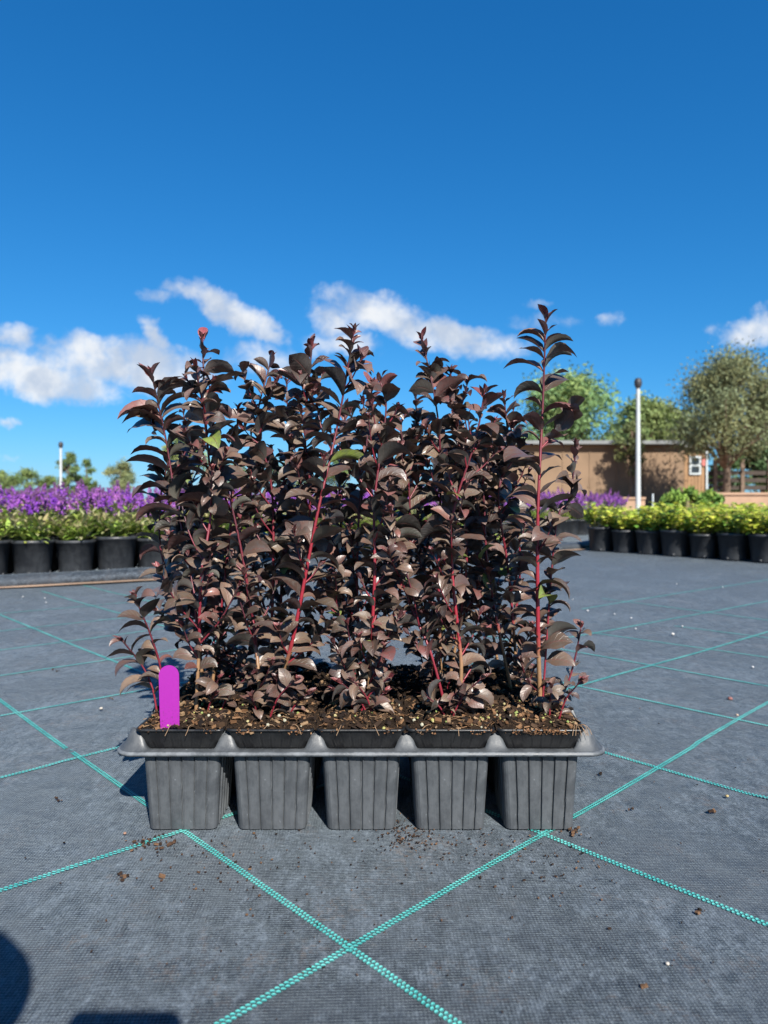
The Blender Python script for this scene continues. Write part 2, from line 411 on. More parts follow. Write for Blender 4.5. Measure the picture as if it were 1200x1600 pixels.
# the green lines woven into the mat, each given by two points on it
LINES = [((0, 1093), (715, 1600)), ((0, 960), (1200, 1443)), ((65, 923), (1200, 1247)), ((912, 1074), (1200, 1136)),
         ((888, 1016), (1200, 1072)), ((960, 992), (1200, 1026)), ((1054, 977), (1200, 996)),
         ((1200, 1098), (340, 1600)), ((0, 1390), (275, 1301)), ((1200, 987), (894, 1075)), ((1200, 939), (914, 990)), ((1200, 905), (937, 946)),
         ((0, 1213), (225, 1157)), ((0, 1117), (225, 1076)), ((0, 1055), (175, 1029)), ((0, 1014), (200, 988)), ((0, 985), (200, 964)), ((0, 958), (180, 942)), ((135, 915), (300, 955)),
         ((940, 935), (1200, 968))]
EXT = {0: (.3, .6), 1: (.05, .6), 2: (.0, .8), 3: (.3, .8), 4: (.3, .8), 5: (.1, .8), 6: (0, .8), 7: (1.2, .6), 8: (.7, .25), 9: (1.0, .2), 10: (1.2, .2), 11: (1.0, .1),
       12: (1.0, .2), 13: (1.0, .3), 14: (1.0, .2), 15: (1.0, .2), 16: (.8, .2), 17: (.8, .2), 18: (.1, .5), 19: (0, 1)}
for i, (a, b_) in enumerate(LINES):
    A = G(*a); B = G(*b_); d = (B - A).normalized(); A = A - d * EXT[i][0]; B = B + d * EXT[i][1]
    n = Vector((-d.y, d.x, 0)); L = (B - A).length; k = max(2, int(L / 0.02))
    lb = MB(); vs = []; us = []
    off = rnd.uniform(0, 1); ph = i * 7.3
    for q in range(k + 1):
        p = A + d * (L * q / k); w = 0.0015 * mnoise.noise(Vector((q * 0.05, ph, 0)))
        zz = 0.0022 * mnoise.noise(Vector((p.x * 2.2, p.y * 2.2, 0.0)))
        if p.y > 1.15 or p.y < 0.4 or abs(p.x) > .45: zz += 0.003 * mnoise.noise(Vector((p.x * 0.9, p.y * 0.9, 4.0)))
        for sgn in (-1, 1):
            vs.append((p.x + n.x * (sgn * .0046 + w), p.y + n.y * (sgn * .0046 + w), zz - 0.0022 + 0.0010 + (i % 5) * 0.00015)); us.append((L * q / k, sgn * .0046))
    lb.add(vs, [(2 * q, 2 * q + 1, 2 * q + 3, 2 * q + 2) for q in range(k)], uvs=us)
    lb.build('stitched_line', M_line, matobj)

# ------------------------------------------------------------------ raised bed on the left, its rolled edge and the earth strip before it
BED = [Vector((-3.6, 1.85, 0)), Vector((-2.3, 2.50, 0)), Vector((-1.565, 2.89, 0)), Vector((-1.057, 3.17, 0)), Vector((0.0, 3.98, 0)), Vector((1.1, 4.86, 0)), Vector((1.42, 5.10, 0)), Vector((1.80, 5.75, 0)), Vector((2.7, 6.9, 0)), Vector((4.6, 8.6, 0))]
def resample(pl, step):
    out = [pl[0].copy()]; 
    for a, b_ in zip(pl[:-1], pl[1:]):
        k = max(1, int((b_ - a).length / step))
        for q in range(1, k + 1): out.append(a.lerp(b_, q / k))
    return out
bl = resample(BED, 0.06)
tocam = Vector((0.56, -0.83, 0))
g = MB(); vs = []
prof = [(0.0, -0.01), (0.016, 0.004), (0.022, 0.018), (0.014, 0.034), (-0.006, 0.046), (-0.034, 0.050), (-0.062, 0.043), (-0.09, 0.031), (-6.0, 0.031)]
for i, p in enumerate(bl):
    w = 0.012 * mnoise.noise(Vector((i * 0.14, 0, 0))); h = 0.005 * mnoise.noise(Vector((i * 0.21, 5, 0)))
    for (o_, z) in prof: vs.append((p.x + tocam.x * (o_ + w), p.y + tocam.y * (o_ + w), z + (h if z > 0.01 else 0)))
k = len(prof)
g.add(vs, [(i * k + j, (i + 1) * k + j, (i + 1) * k + j + 1, i * k + j + 1) for i in range(len(bl) - 1) for j in range(k - 1)])
tag(g.build('raised_bed', M_mat), kind='structure')
g = MB(); vs = []
for i, p in enumerate(bl):
    for o_ in (0.0, 0.075 + 0.02 * mnoise.noise(Vector((i * 0.5, 9, 0)))): vs.append((p.x + tocam.x * o_, p.y + tocam.y * o_, 0.0055))
g.add(vs, [(2 * i, 2 * i + 1, 2 * i + 3, 2 * i + 2) for i in range(len(bl) - 1)])
tag(g.build('earth_strip', M_sand), kind='structure')

# ------------------------------------------------------------------ nursery tray
PITCH = 0.0974; CX = -0.0250; Y0 = 0.768; ROWS = 3; COLS = 5
CH = 0.0423                      # half width of a cell at its top
def cell_c(r, c): return (CX + (c - 2) * PITCH, Y0 + CH + r * PITCH)
tray = empty('nursery_tray', (CX, Y0 + 0.145, 0), label='dark grey ribbed plastic nursery tray holding fifteen seedling pots', cat='tray')
def rsq(half, rad, n_side, nc=5):
    """rounded square outline: list of (x, y, nx, ny, u, corner)"""
    pts = []
    a = half - rad
    for side in range(4):
        M = Matrix.Rotation(side * math.pi / 2, 2)
        for i in range(n_side + 1):
            t = -a + 2 * a * i / n_side
            p = M @ Vector((t, -half)); nn = M @ Vector((0, -1)); pts.append((p.x, p.y, nn.x, nn.y, t / half, 0))
        for i in range(1, nc):
            an = -math.pi / 2 + (math.pi / 2) * i / nc
            p = M @ Vector((a + rad * math.cos(an), -a + rad * math.sin(an))); nn = M @ Vector((math.cos(an), math.sin(an)))
            pts.append((p.x, p.y, nn.x, nn.y, 1, 1))
    return pts
def ribbed_cup(z0, z1, h0, h1, rad, nrib, depth, n_side=56, wall=0.001, bottom=True, lip=0.0):
    mb = MB(); lv = 10; rings = []
    for k_ in range(lv + 1):
        t = k_ / lv; z = z0 + (z1 - z0) * t; half = h0 + (h1 - h0) * t
        ring = []
        for (x, y, nx_, ny_, u, cor) in rsq(half, rad, n_side):
            d = 0.0
            if not cor:
                ph = ((u * 1.0 + 1.0) * 0.5 * nrib) % 1.0
                d = -depth * .8 if ph < 0.10 else (depth * 0.45 if ph < 0.20 else (0.0 if ph < .62 else -depth * .22))
                if k_ == 0: d *= 0.7
            if cor: d = -0.0
            ring.append((x + nx_ * d, y + ny_ * d, z))
        rings.append(ring)
    n = len(rings[0]); vs = [p for r_ in rings for p in r_]
    fs = [(i * n + j, i * n + (j + 1) % n, (i + 1) * n + (j + 1) % n, (i + 1) * n + j) for i in range(lv) for j in range(n)]
    if bottom: fs.append(tuple(range(n))[::-1])
    mb.add(vs, fs)
    return mb
cellmesh = ribbed_cup(0.0005, 0.0885, 0.0372, CH, 0.0085, 6, 0.0022, 96).mesh('cell', M_tray, False)
for r_ in range(ROWS):
    for c_ in range(COLS):
        x, y = cell_c(r_, c_)
        o = bpy.data.objects.new('cell', cellmesh); COL.objects.link(o); o.parent = tray
        o.location = (x - tray.location.x, y - tray.location.y, 0)
# edge split so the ribs stay crisp
# rim: skirt with humps between the pots, and the deck
def rim_mesh():
    mb = MB()
    yf = Y0 - 0.0085; yb = Y0 + 2 * CH + 2 * PITCH + 0.0085
    xl = CX - 0.2670; xr = CX + 0.2670
    rad = 0.022
    # outline sampled densely: outer path with normals and the nearest gap distance
    path = []
    def seg(ax, ay, bx, by, nx_, ny_, n_):
        for i in range(n_): 
            t = i / n_; path.append((ax + (bx - ax) * t, ay + (by - ay) * t, nx_, ny_))
    def arc(cx_, cy_, a0, n_):
        for i in range(n_):
            a = a0 + math.pi / 2 * i / n_; path.append((cx_ + rad * math.cos(a), cy_ + rad * math.sin(a), math.cos(a), math.sin(a)))
    seg(xl + rad, yf, xr - rad, yf, 0, -1, 240); arc(xr - rad, yf + rad, -math.pi / 2, 14)
    seg(xr, yf + rad, xr, yb - rad, 1, 0, 140); arc(xr - rad, yb - rad, 0, 14)
    seg(xr - rad, yb, xl + rad, yb, 0, 1, 240); arc(xl + rad, yb - rad, math.pi / 2, 14)
    seg(xl, yb - rad, xl, yf + rad, -1, 0, 140); arc(xl + rad, yf + rad, math.pi, 14)
    zb = 0.0875
    vs = []
    for (x, y, nx_, ny_) in path:
        # hump factor: 1 between pots / corners, 0 in front of a pot
        if abs(ny_) > 0.95: t = (x - CX) / PITCH; lim = 2.5
        elif abs(nx_) > 0.95: t = (y - (Y0 + CH + PITCH)) / PITCH; lim = 1.5
        else: t = None
        if t is None: h = 1.0
        elif abs(t) > lim: h = 1.0
        else:
            fr = abs(t - round(t))            # 0 at pot centre, .5 between pots
            h = max(0.0, min(1.0, (fr - 0.36) / 0.115)); h = h * h * (3 - 2 * h)
        zt = 0.0895 + 0.0205 * h
        inn = 0.0045 + 0.0075 * h
        prof_ = [(-0.0012, zb - 0.003), (0.0, zb - 0.0032), (0.0004, zb - 0.0002), (-0.0022, zb + 0.0010), (-0.0045, zb + 0.0016),
                 (-0.0045 - inn * .45, zb + 0.0016 + (zt - zb - .0016) * .45), (-0.0045 - inn * .8, zb + 0.0016 + (zt - zb - .0016) * .92),
                 (-0.0045 - inn, zt), (-0.0045 - inn - 0.004, zt - 0.001 - 0.004 * h), (-0.0045 - inn - 0.010, 0.0890)]
        for (o_, z) in prof_: vs.append((x + nx_ * o_, y + ny_ * o_, z))
    k = 10; n = len(path)
    quad = lambda i, j: (i * k + j, ((i + 1) % n) * k + j, ((i + 1) % n) * k + j + 1, i * k + j + 1)
    mb.add(vs, [quad(i, j) for i in range(n) for j in range(3, k - 1)])
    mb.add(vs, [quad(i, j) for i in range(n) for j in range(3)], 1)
    # deck below the pot rims
    mb.add([(xl + .012, yf + .012, 0.0890), (xr - .012, yf + .012, 0.0890), (xr - .012, yb - .012, 0.0890), (xl + .012, yb - .012, 0.0890)], [(0, 1, 2, 3)])
    # ridges between the pots
    for c_ in range(COLS - 1):
        xx = CX + (c_ - 1.5) * PITCH
        mb.tube([(xx, yf + .012, .1005), (xx, yb - .012, .1005)], .0052, 10)
    return mb
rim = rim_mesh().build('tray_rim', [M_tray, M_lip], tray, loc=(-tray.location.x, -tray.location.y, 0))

# ------------------------------------------------------------------ seedlings
POT_Z = 0.1125
potmb = ribbed_cup(0.0892, 0.1095, 0.0385, 0.0462, 0.007, 8, 0.0010)
ring = [(x, y) for (x, y, *_r) in rsq(0.0462, 0.007, 56)]
n = len(ring)
lipv = []
for (s_, z) in ((1.0, .1095), (1.035, .1100), (1.045, .1112), (1.035, POT_Z), (0.985, POT_Z), (0.965, .1085)):
    lipv += [(x * s_, y * s_, z) for x, y in ring]
potmb.add(lipv, [(i * n + j, i * n + (j + 1) % n, (i + 1) * n + (j + 1) % n, (i + 1) * n + j) for i in range(5) for j in range(n)])
potmesh = potmb.mesh('pot', M_potblk)

def soil_mesh(seed, r_, c_):
    front = r_ == 0
    rs = random.Random(seed); mb = MB(); N = 40; hw = 0.0486
    off = Vector((seed * 3.1, seed * 1.7, 0)); vs = []
    def hh(x, y):
        e = 0.0
        if r_ == 0: e = max(e, -y / hw)
        if r_ == 2: e = max(e, y / hw)
        if c_ == 0: e = max(e, -x / hw)
        if c_ == 4: e = max(e, x / hw)
        eo = max(abs(x), abs(y)) / hw
        z = 0.1145 - 0.0045 * max(0, e) ** 5 + 0.005 * (1 - eo ** 2) + 0.006 * mnoise.noise(Vector((x * 45, y * 45, 0)) + off) + 0.0035 * mnoise.noise(Vector((x * 150, y * 150, 2)) + off) + .0018 * mnoise.noise(Vector((x * 400, y * 400, 2)) + off)
        return z
    for j in range(N + 1):
        for i in range(N + 1):
            x = -hw + 2 * hw * i / N; y = -hw + 2 * hw * j / N
            kx = .915 if ((c_ == 0 and x < 0) or (c_ == 4 and x > 0)) else 1; ky = .915 if ((r_ == 0 and y < 0) or (r_ == 2 and y > 0)) else 1
            vs.append((x * kx, y * ky, hh(x, y)))
    mb.add(vs, [(j * (N + 1) + i, j * (N + 1) + i + 1, (j + 1) * (N + 1) + i + 1, (j + 1) * (N + 1) + i) for j in range(N) for i in range(N)])
    cb = MB()
    cols = [(.13, .065, .03), (.07, .04, .022), (.22, .12, .06), (.025, .014, .009), (.035, .02, .012), (.28, .18, .10), (.015, .01, .008), (.02, .012, .009), (.04, .022, .014)]
    cnt = 620 if front else 260
    for q in range(cnt):
        x = rs.uniform(-hw, hw) * .93; y = rs.uniform(-hw, hw) * .93; z = hh(x, y)
        t = rs.random()
        if t < 0.72:      # bark crumb
            s_ = .0007 + .0040 * rs.random() ** 2.5
            cb.box((x, y, z + s_ * .3), (s_ * rs.uniform(.8, 2.6), s_, s_ * rs.uniform(.3, .9)), rs.uniform(0, 6.3), 0, rs.choice(cols), rs.uniform(-.7, .7), rs.uniform(-.7, .7))
        elif t < 0.93:    # fibre
            a = rs.uniform(0, 6.3); L = rs.uniform(.004, .013); p = Vector((x, y, z + .0006)); pts = []
            for k_ in range(5):
                pts.append(p.copy()); a += rs.uniform(-.6, .6); p = p + Vector((math.cos(a) * L / 4, math.sin(a) * L / 4, rs.uniform(-.0009, .0013)))
            cb.tube(pts, rs.uniform(.00018, .00045), 4, 0, [rs.choice(cols[:3] + cols[5:6])] * 5)
        elif front and t < .985:             # slow release pellets, perlite
            s_ = rs.uniform(.0011, .0022)
            c = rs.choice([(.36, .34, .12), (.42, .36, .18), (.42, .40, .30), (.26, .32, .10)])
            M = Matrix.Translation((x, y, z + s_ * .6)) @ Matrix.Rotation(rs.uniform(0, 3), 4, 'X') @ Matrix.Rotation(rs.uniform(0, 3), 4, 'Z')
            vv = []; 
            for i in range(4):
                for j in range(6):
                    th = math.pi * (i + .5) / 4; fi = 2 * math.pi * j / 6
                    vv.append(M @ Vector((math.sin(th) * math.cos(fi), math.sin(th) * math.sin(fi) * .9, math.cos(th) * .8)) .normalized() * 0 + M @ (Vector((math.sin(th) * math.cos(fi), math.sin(th) * math.sin(fi), math.cos(th) * .85)) * s_ * rs.uniform(.85, 1.1)))
            cb.add(vv, [(i * 6 + j, i * 6 + (j + 1) % 6, (i + 1) * 6 + (j + 1) % 6, (i + 1) * 6 + j) for i in range(3) for j in range(6)] + [tuple(range(6))[::-1], tuple(range(18, 24))], 0, c)
    if r_ == 0:
        for q in range({4: 170, 3: 30, 0: 14, 1: 40}.get(c_, 16)):
            x = rs.gauss(.0 if c_ == 4 else rs.choice((-.03, .03)), .016 if c_ == 4 else .006); x = max(-.045, min(.045, x)); s_ = rs.uniform(.0005, .0016); z = rs.uniform(.1065, .1135)
            y = -.0485 - s_ * .4 if z > .1095 else -.0462 + (.1095 - z) * .30 - s_ * .2
            cb.box((x, y, z), (s_ * 1.6, s_, s_), rs.uniform(0, 3), 0, rs.choice([(.20, .10, .05), (.13, .065, .03), (.05, .03, .02), (.30, .17, .09)]), rs.uniform(-.7, .7))
        for q in range(7 if c_ == 4 else 2):      # fine roots over the lip
            x = rs.uniform(.03, .046) if c_ == 4 else rs.uniform(-.04, .04); p = Vector((x, -.040, .1135)); pts = []; a = rs.uniform(-2.2, -.7); dz = .0025
            for k2 in range(6):
                pts.append(p.copy()); p = p + Vector((math.cos(a) * .0032, math.sin(a) * .0032, dz)); dz -= .0018; a += rs.uniform(-.5, .5)
            cb.tube(pts, .0003, 4, 0, [(.34, .22, .13)] * 6)
    return mb, cb

NL, NW = 8, 4
tL = np.linspace(0, 1, NL + 1); vW = np.linspace(-1, 1, NW + 1)
LF = [(i * (NW + 1) + j, i * (NW + 1) + j + 1, (i + 1) * (NW + 1) + j + 1, (i + 1) * (NW + 1) + j) for i in range(NL) for j in range(NW)]
wprof = np.sin(np.pi * np.clip((tL - 0.07) / 0.93, 0, 1) ** 0.85) ** 0.72 * np.where(tL < .05, 0.0, 1.0)
wprof = wprof * (1 - 0.25 * np.clip((tL - .75) / .25, 0, 1)); wprof[0] = 0.03; wprof[-1] = 0.02
def leaf(mb, base, d, u, L, w, e0, e1, fold, roll, col, rs):
    """one leaf: leaves base along d, rising towards u by e0, arching over to e1"""
    d = np.array(d, float); u = np.array(u, float)
    s = np.cross(u, d); s /= np.linalg.norm(s) + 1e-9
    cr, sr = math.cos(roll), math.sin(roll)
    th = e0 + (e1 - e0) * (tL ** 1.15)
    dirs = np.cos(th)[:, None] * d + np.sin(th)[:, None] * u
    nrm = -np.sin(th)[:, None] * d + np.cos(th)[:, None] * u
    side = s * cr + nrm * sr; nn = nrm * cr - s * sr
    cen = np.vstack([np.zeros(3), np.cumsum((dirs[1:] + dirs[:-1]) / 2 * (L / NL), axis=0)])
    W_ = wprof * w / 2
    wav = rs.uniform(.05, .22) * np.sin(tL * rs.uniform(5, 10) + rs.uniform(0, 6)) 
    curl = rs.uniform(-.05, .35)
    P_ = np.empty((NL + 1, NW + 1, 3))
    for j, v in enumerate(vW):
        h = (abs(v) * math.sin(fold) - curl * v * v * .6 + wav * abs(v) * (1 if v > 0 else -1)) * W_
        P_[:, j] = cen + side * (v * W_ * math.cos(fold))[:, None] + nn * h[:, None]
    P_ = P_ + np.array(base, float)
    uvs = [(t, v) for t in tL for v in vW]
    mb.add(P_.reshape(-1, 3).tolist(), LF, 0, col, uvs)

def stem_pts(ctrl, n=26):
    """smooth curve through control points (Catmull-Rom)"""
    c = [Vector(p) for p in ctrl]; c = [c[0] * 2 - c[1]] + c + [c[-1] * 2 - c[-2]]; out = []
    k = len(c) - 3; per = max(2, n // k)
    for i in range(k):
        for q in range(per):
            t = q / per; a, b_, cc_, d = c[i:i + 4]
            out.append(0.5 * ((2 * b_) + (cc_ - a) * t + (2 * a - 5 * b_ + 4 * cc_ - d) * t * t + (3 * b_ - a - 3 * cc_ + d) * t ** 3))
    out.append(c[-2].copy()); return out

def grow(smb, lmb, ctrl, rs, r0=0.0023, r1=0.0009, spacing=0.0125, size=0.036, branches=True, woody=0.07, red=0.75, plane=None, lo=0.10, brn=1.0, dens_low=1.0):
    pts = stem_pts(ctrl, 30)
    Ls = [0.0]
    for a, b_ in zip(pts[:-1], pts[1:]): Ls.append(Ls[-1] + (b_ - a).length)
    T = Ls[-1]
    cols = []; rads = []
    for l in Ls:
        t = l / T
        if l < woody: c = (.30, .17, .085)
        elif l < woody + .02: 
            q = (l - woody) / .02; c = tuple(a * (1 - q) + b_ * q for a, b_ in zip((.30, .17, .085), (.30 * red, .022, .035)))
        else: 
            q = min(1, max(0, (t - .35) / .5)); c = tuple(a * (1 - q) + b_ * q for a, b_ in zip((.30 * red, .020, .035), (.10 * red, .016, .025)))
        cols.append(c); rads.append(r0 + (r1 - r0) * t ** 0.9)
    smb.tube(pts, rads, 7, 0, cols)
    def at(l):
        for i in range(len(Ls) - 1):
            if Ls[i + 1] >= l:
                q = (l - Ls[i]) / (Ls[i + 1] - Ls[i] + 1e-9); return pts[i].lerp(pts[i + 1], q), (pts[i + 1] - pts[i]).normalized()
        return pts[-1], (pts[-1] - pts[-2]).normalized()
    phi = rs.uniform(-.35, .35) if plane is None else plane
    l = max(T * lo, 0.012); k_ = 0
    while l < T - 0.002:
        t = l / T
        p, ax = at(l)
        side = 1 if k_ % 2 == 0 else -1
        for rep in (0, 1):
            sd_ = side if rep == 0 else -side
            if rep == 1 and rs.random() < .12: continue
            a = phi + (0 if sd_ > 0 else math.pi) + rs.uniform(-.8, .8) * (.75 if plane is not None else 1.15)
            d = Vector((math.cos(a), math.sin(a), 0)); d = (d - ax * d.dot(ax)).normalized()
            f = 1.0
            if t > .86: f = 1 - .62 * ((t - .86) / .14)
            if t < .35: f = .62 + .38 * (t / .35)
            L = size * 1.16 * f * (rs.uniform(.55, 1.25))
            new = max(0.0, (t - .9) / .1)
            col = (1.0 if rs.random() < .018 and t < .8 else rs.random() ** 1.05 * .95, min(1, new * rs.uniform(.3, .95) * (1.1 if branches else .45) + (0.35 if rs.random() < .10 else 0)), rs.random())
            e0 = R(rs.uniform(22, 66) if plane is None else rs.uniform(38, 68)) + new * .35; e1 = R(rs.uniform(-62, 18)) + new * 1.1
            if t < .45: e1 -= R(22)
            pp = p + ax * (rs.uniform(-.002, .002) + (0.004 if rep else 0))
            leaf(lmb, pp, d, ax, L, L * rs.uniform(.50, .68), e0, e1, R(rs.uniform(12, 42)), R(rs.uniform(-55, 55) * (.55 if plane is not None else 1)), col, rs)
        if branches and l > T * .06 and t < .86 and rs.random() < (.68 if t > .25 else .65 * dens_low) * brn:
            a = phi + (0 if side > 0 else math.pi) + rs.uniform(-1.2, 1.2)
            bl_ = rs.uniform(.022, .075) * (1.25 - .75 * t)
            d = Vector((math.cos(a), math.sin(a), 0)); d = (d - ax * d.dot(ax)).normalized()
            c0 = p; c1 = p + d * bl_ * .35 + ax * bl_ * .45; c2 = p + d * bl_ * .62 + ax * bl_ * 1.0
            grow(smb, lmb, [c0, c1, c2], rs, .0011, .0006, .0098, size * rs.uniform(.55, .80), False, -1, red * .8, a + math.pi / 2 * rs.choice([0, 1]), .22)
        if plane is None: phi += rs.uniform(-.1, .75)
        l += spacing * (1.15 if t < .8 else .62) * rs.uniform(.8, 1.2); k_ += 1
    # tip bud
    p, ax = pts[-1], (pts[-1] - pts[-2]).normalized()
    for q in range(5):
        a = q * 2.4 + rs.random(); d = Vector((math.cos(a), math.sin(a), 0)); L = rs.uniform(.008, .015)
        leaf(lmb, p - ax * .002, d, ax, L, L * .45, R(82), R(rs.uniform(20, 65)), R(30), 0, (.1, rs.uniform(.3, .9), rs.random()), rs)

# stems: (row, column) -> list of (points (x, y, extra depth), options)
def zrow(r_): return Y0 + CH + r_ * PITCH
STEMS = {
 (0, 0): [([(306, 1098, 0), (308, 1010, 0), (318, 900, .0), (330, 790, .01), (322, 660, 0), (316, 530, -.005)], dict(lo=.12, size=.036)),
          ([(258, 1105, .01), (252, 1050, .008), (238, 1000, .0), (212, 935, -.01)], dict(lo=.22, size=.031, plane=.2, branches=False, woody=-1, r0=.0014)),
          ([(246, 1100, .01), (238, 1075, .01), (222, 1040, .01), (192, 1002, .0)], dict(lo=.25, size=.029, plane=.2, branches=False, woody=-1, r0=.0012))],
 (0, 1): [([(424, 1118, 0), (436, 1065, 0), (462, 990, 0), (498, 800, -.005), (528, 660, 0), (553, 518, .0)], dict(lo=.14, size=.040, r0=.0027, plane=.1, brn=.8, red=1.0)),
          ([(400, 1100, .01), (408, 1060, .01), (396, 960, .02), (372, 840, .02), (345, 720, .02)], dict(lo=.12, size=.032))],
 (0, 2): [([(574, 1112, 0), (580, 1050, 0), (586, 900, 0), (584, 780, 0), (604, 640, .01), (594, 596, .01)], dict(lo=.10, size=.034, r0=.0025, red=1.0)),
          ([(566, 1100, .01), (548, 1020, .01), (530, 960, .02), (516, 900, .02)], dict(size=.027, r0=.0014, woody=-1))],
 (0, 3): [([(713, 1120, 0), (718, 1040, 0), (707, 900, 0), (712, 800, 0), (740, 690, .01), (757, 614, .01)], dict(lo=.10, size=.034, r0=.0025, red=1.0)),
          ([(700, 1100, .0), (672, 1020, .0), (640, 950, .01), (618, 860, .015), (612, 740, .02)], dict(lo=.2, size=.032, r0=.0018, woody=-1))],
 (0, 4): [([(847, 1124, 0), (845, 1080, 0), (841, 960, -.005), (837, 800, -.005), (847, 640, 0), (853, 498, 0)], dict(lo=.17, size=.0385, r0=.0030, plane=.0, brn=.16, red=1.0, spacing=.0165)),
          ([(858, 1110, .01), (884, 1075, .01), (898, 1030, .01), (908, 980, .01)], dict(lo=.25, size=.024, branches=False, woody=-1, r0=.0013)),
          ([(846, 880, .0), (868, 830, .0), (890, 780, .005), (900, 700, .005)], dict(lo=.2, size=.030, branches=False, woody=-1, r0=.0013))],
 (1, 0): [([(318, 1078, 0), (300, 900, 0), (272, 780, 0), (256, 680, 0), (236, 582, 0)], dict(size=.046, plane=.1, brn=.7)),
          ([(330, 1075, 0), (352, 900, 0), (365, 760, 0), (372, 640, 0)], dict(size=.034))],
 (1, 1): [([(420, 1078, 0), (428, 900, 0), (424, 760, 0), (404, 660, 0), (424, 560, 0)], dict(size=.035)),
          ([(440, 1078, 0), (478, 900, 0), (486, 760, 0), (478, 680, 0), (488, 535, 0)], dict(size=.037))],
 (1, 2): [([(566, 1080, 0), (560, 900, 0), (566, 760, 0), (574, 680, 0), (582, 600, 0)], dict(size=.034)),
          ([(580, 1078, 0), (630, 900, 0), (640, 780, 0), (622, 640, 0)], dict(size=.034))],
 (1, 3): [([(690, 1080, 0), (684, 900, 0), (690, 760, 0), (684, 650, 0), (660, 530, 0)], dict(size=.034)),
          ([(700, 1080, 0), (728, 900, 0), (722, 760, 0), (704, 582, 0)], dict(size=.034))],
 (1, 4): [([(810, 1080, 0), (796, 900, 0), (778, 780, 0), (792, 700, 0), (788, 622, 0)], dict(size=.036)),
          ([(800, 1080, 0), (764, 900, 0), (756, 780, 0), (748, 690, 0)], dict(size=.034))],
 (2, 0): [([(345, 1060, 0), (330, 900, 0), (300, 760, 0), (286, 640, 0)], dict(size=.034)), ([(350, 1060, 0), (262, 900, 0), (250, 790, 0), (268, 700, 0)], dict(size=.032))],
 (2, 1): [([(440, 1060, 0), (440, 900, 0), (452, 760, 0), (448, 600, 0)], dict(size=.034)), ([(450, 1060, 0), (400, 900, 0), (392, 760, 0), (402, 680, 0)], dict(size=.032))],
 (2, 2): [([(560, 1060, 0), (540, 900, 0), (530, 760, 0), (540, 640, 0)], dict(size=.034)), ([(570, 1060, 0), (600, 880, 0), (604, 760, 0), (560, 660, 0)], dict(size=.034))],
 (2, 3): [([(675, 1060, 0), (660, 900, 0), (652, 760, 0), (650, 620, 0)], dict(size=.034)), ([(690, 1060, 0), (720, 900, 0), (742, 760, 0), (724, 640, 0)], dict(size=.032))],
 (2, 4): [([(790, 1060, 0), (812, 900, 0), (806, 760, 0), (802, 640, 0)], dict(size=.032)), ([(780, 1060, 0), (760, 900, 0), (770, 780, 0), (774, 660, 0)], dict(size=.032))],
}
ordn = ['first', 'second', 'third', 'fourth', 'fifth']
extra = {(0, 0): 'leaning low shoots behind the purple tag', (0, 1): 'thick crimson stem slanting up to the right', (0, 2): 'upright crimson stem',
         (0, 3): 'red stem with tan woody foot', (0, 4): 'tallest bare crimson stem with wide arching leaves'}
for (r_, c_), stems in STEMS.items():
    cx_, cy_ = cell_c(r_, c_)
    row = ['front', 'middle', 'back'][r_]
    if r_ == 0: lb_ = 'front row seedling, %s from left, %s' % (ordn[c_], extra[(0, c_)])
    else: lb_ = 'dark leaved seedling in the %s row of the tray, %s pot from the left' % (row, ordn[c_])
    root = empty('potted_seedling', (cx_, cy_, 0), label=lb_, cat='potted plant', group='dark leaved seedlings in the grey tray')
    po = bpy.data.objects.new('pot', potmesh); COL.objects.link(po); po.parent = root
    po.rotation_euler = (0, 0, R(rnd.uniform(-.8, .8)))
    s_mb, c_mb = soil_mesh(r_ * 5 + c_ + 1, r_, c_)
    so = s_mb.build('soil', M_soil, root); ch_ = c_mb.build('bark_crumbs', M_chip, so, smooth=False); tag(ch_, kind='stuff')
    for k_, (pl, opt) in enumerate(stems):
        rs = random.Random(1000 + r_ * 100 + c_ * 10 + k_)
        zr = zrow(r_) + (-.004 if r_ == 0 else rs.uniform(-.02, .02))
        ctrl = [P(x, y, zr + dz) for x, y, dz in pl]
        ctrl[0].z = 0.112
        if len(pl) > 4:
            for q in range(1, len(ctrl) - 1): ctrl[q] += Vector((rs.uniform(-.002, .002), rs.uniform(-.012, .012), 0))
        ctrl = [p - Vector((cx_, cy_, 0)) for p in ctrl]
        smb, lmb = MB(), MB()
        o2 = dict(spacing=.0145 if r_ else .0140); o2.update(opt)
        grow(smb, lmb, ctrl, rs, **o2)
        if k_ == 0:      # low suckers round the foot
            for q in range(5 if r_ == 0 and 0 < c_ < 4 else 3):
                a = rs.uniform(-2.8, -.3) if c_ else rs.uniform(-1.2, -.1); bl_ = rs.uniform(.03, .06); p = ctrl[0] + Vector((rs.uniform(-.02, .02) if c_ else rs.uniform(.004, .03), rs.uniform(-.018, .01), 0.0))
                d = Vector((math.cos(a), math.sin(a) * .5, 0))
                grow(smb, lmb, [p, p + d * bl_ * .3 + Vector((0, 0, bl_ * .5)), p + d * bl_ * .8 + Vector((0, 0, bl_ * .9))], rs, .0012, .0007, .010, rs.uniform(.016, .026), False, -1, .8, None, .2)
        st = smb.build('stem', M_stem, root)
        lmb.build('foliage', M_leaf, st)

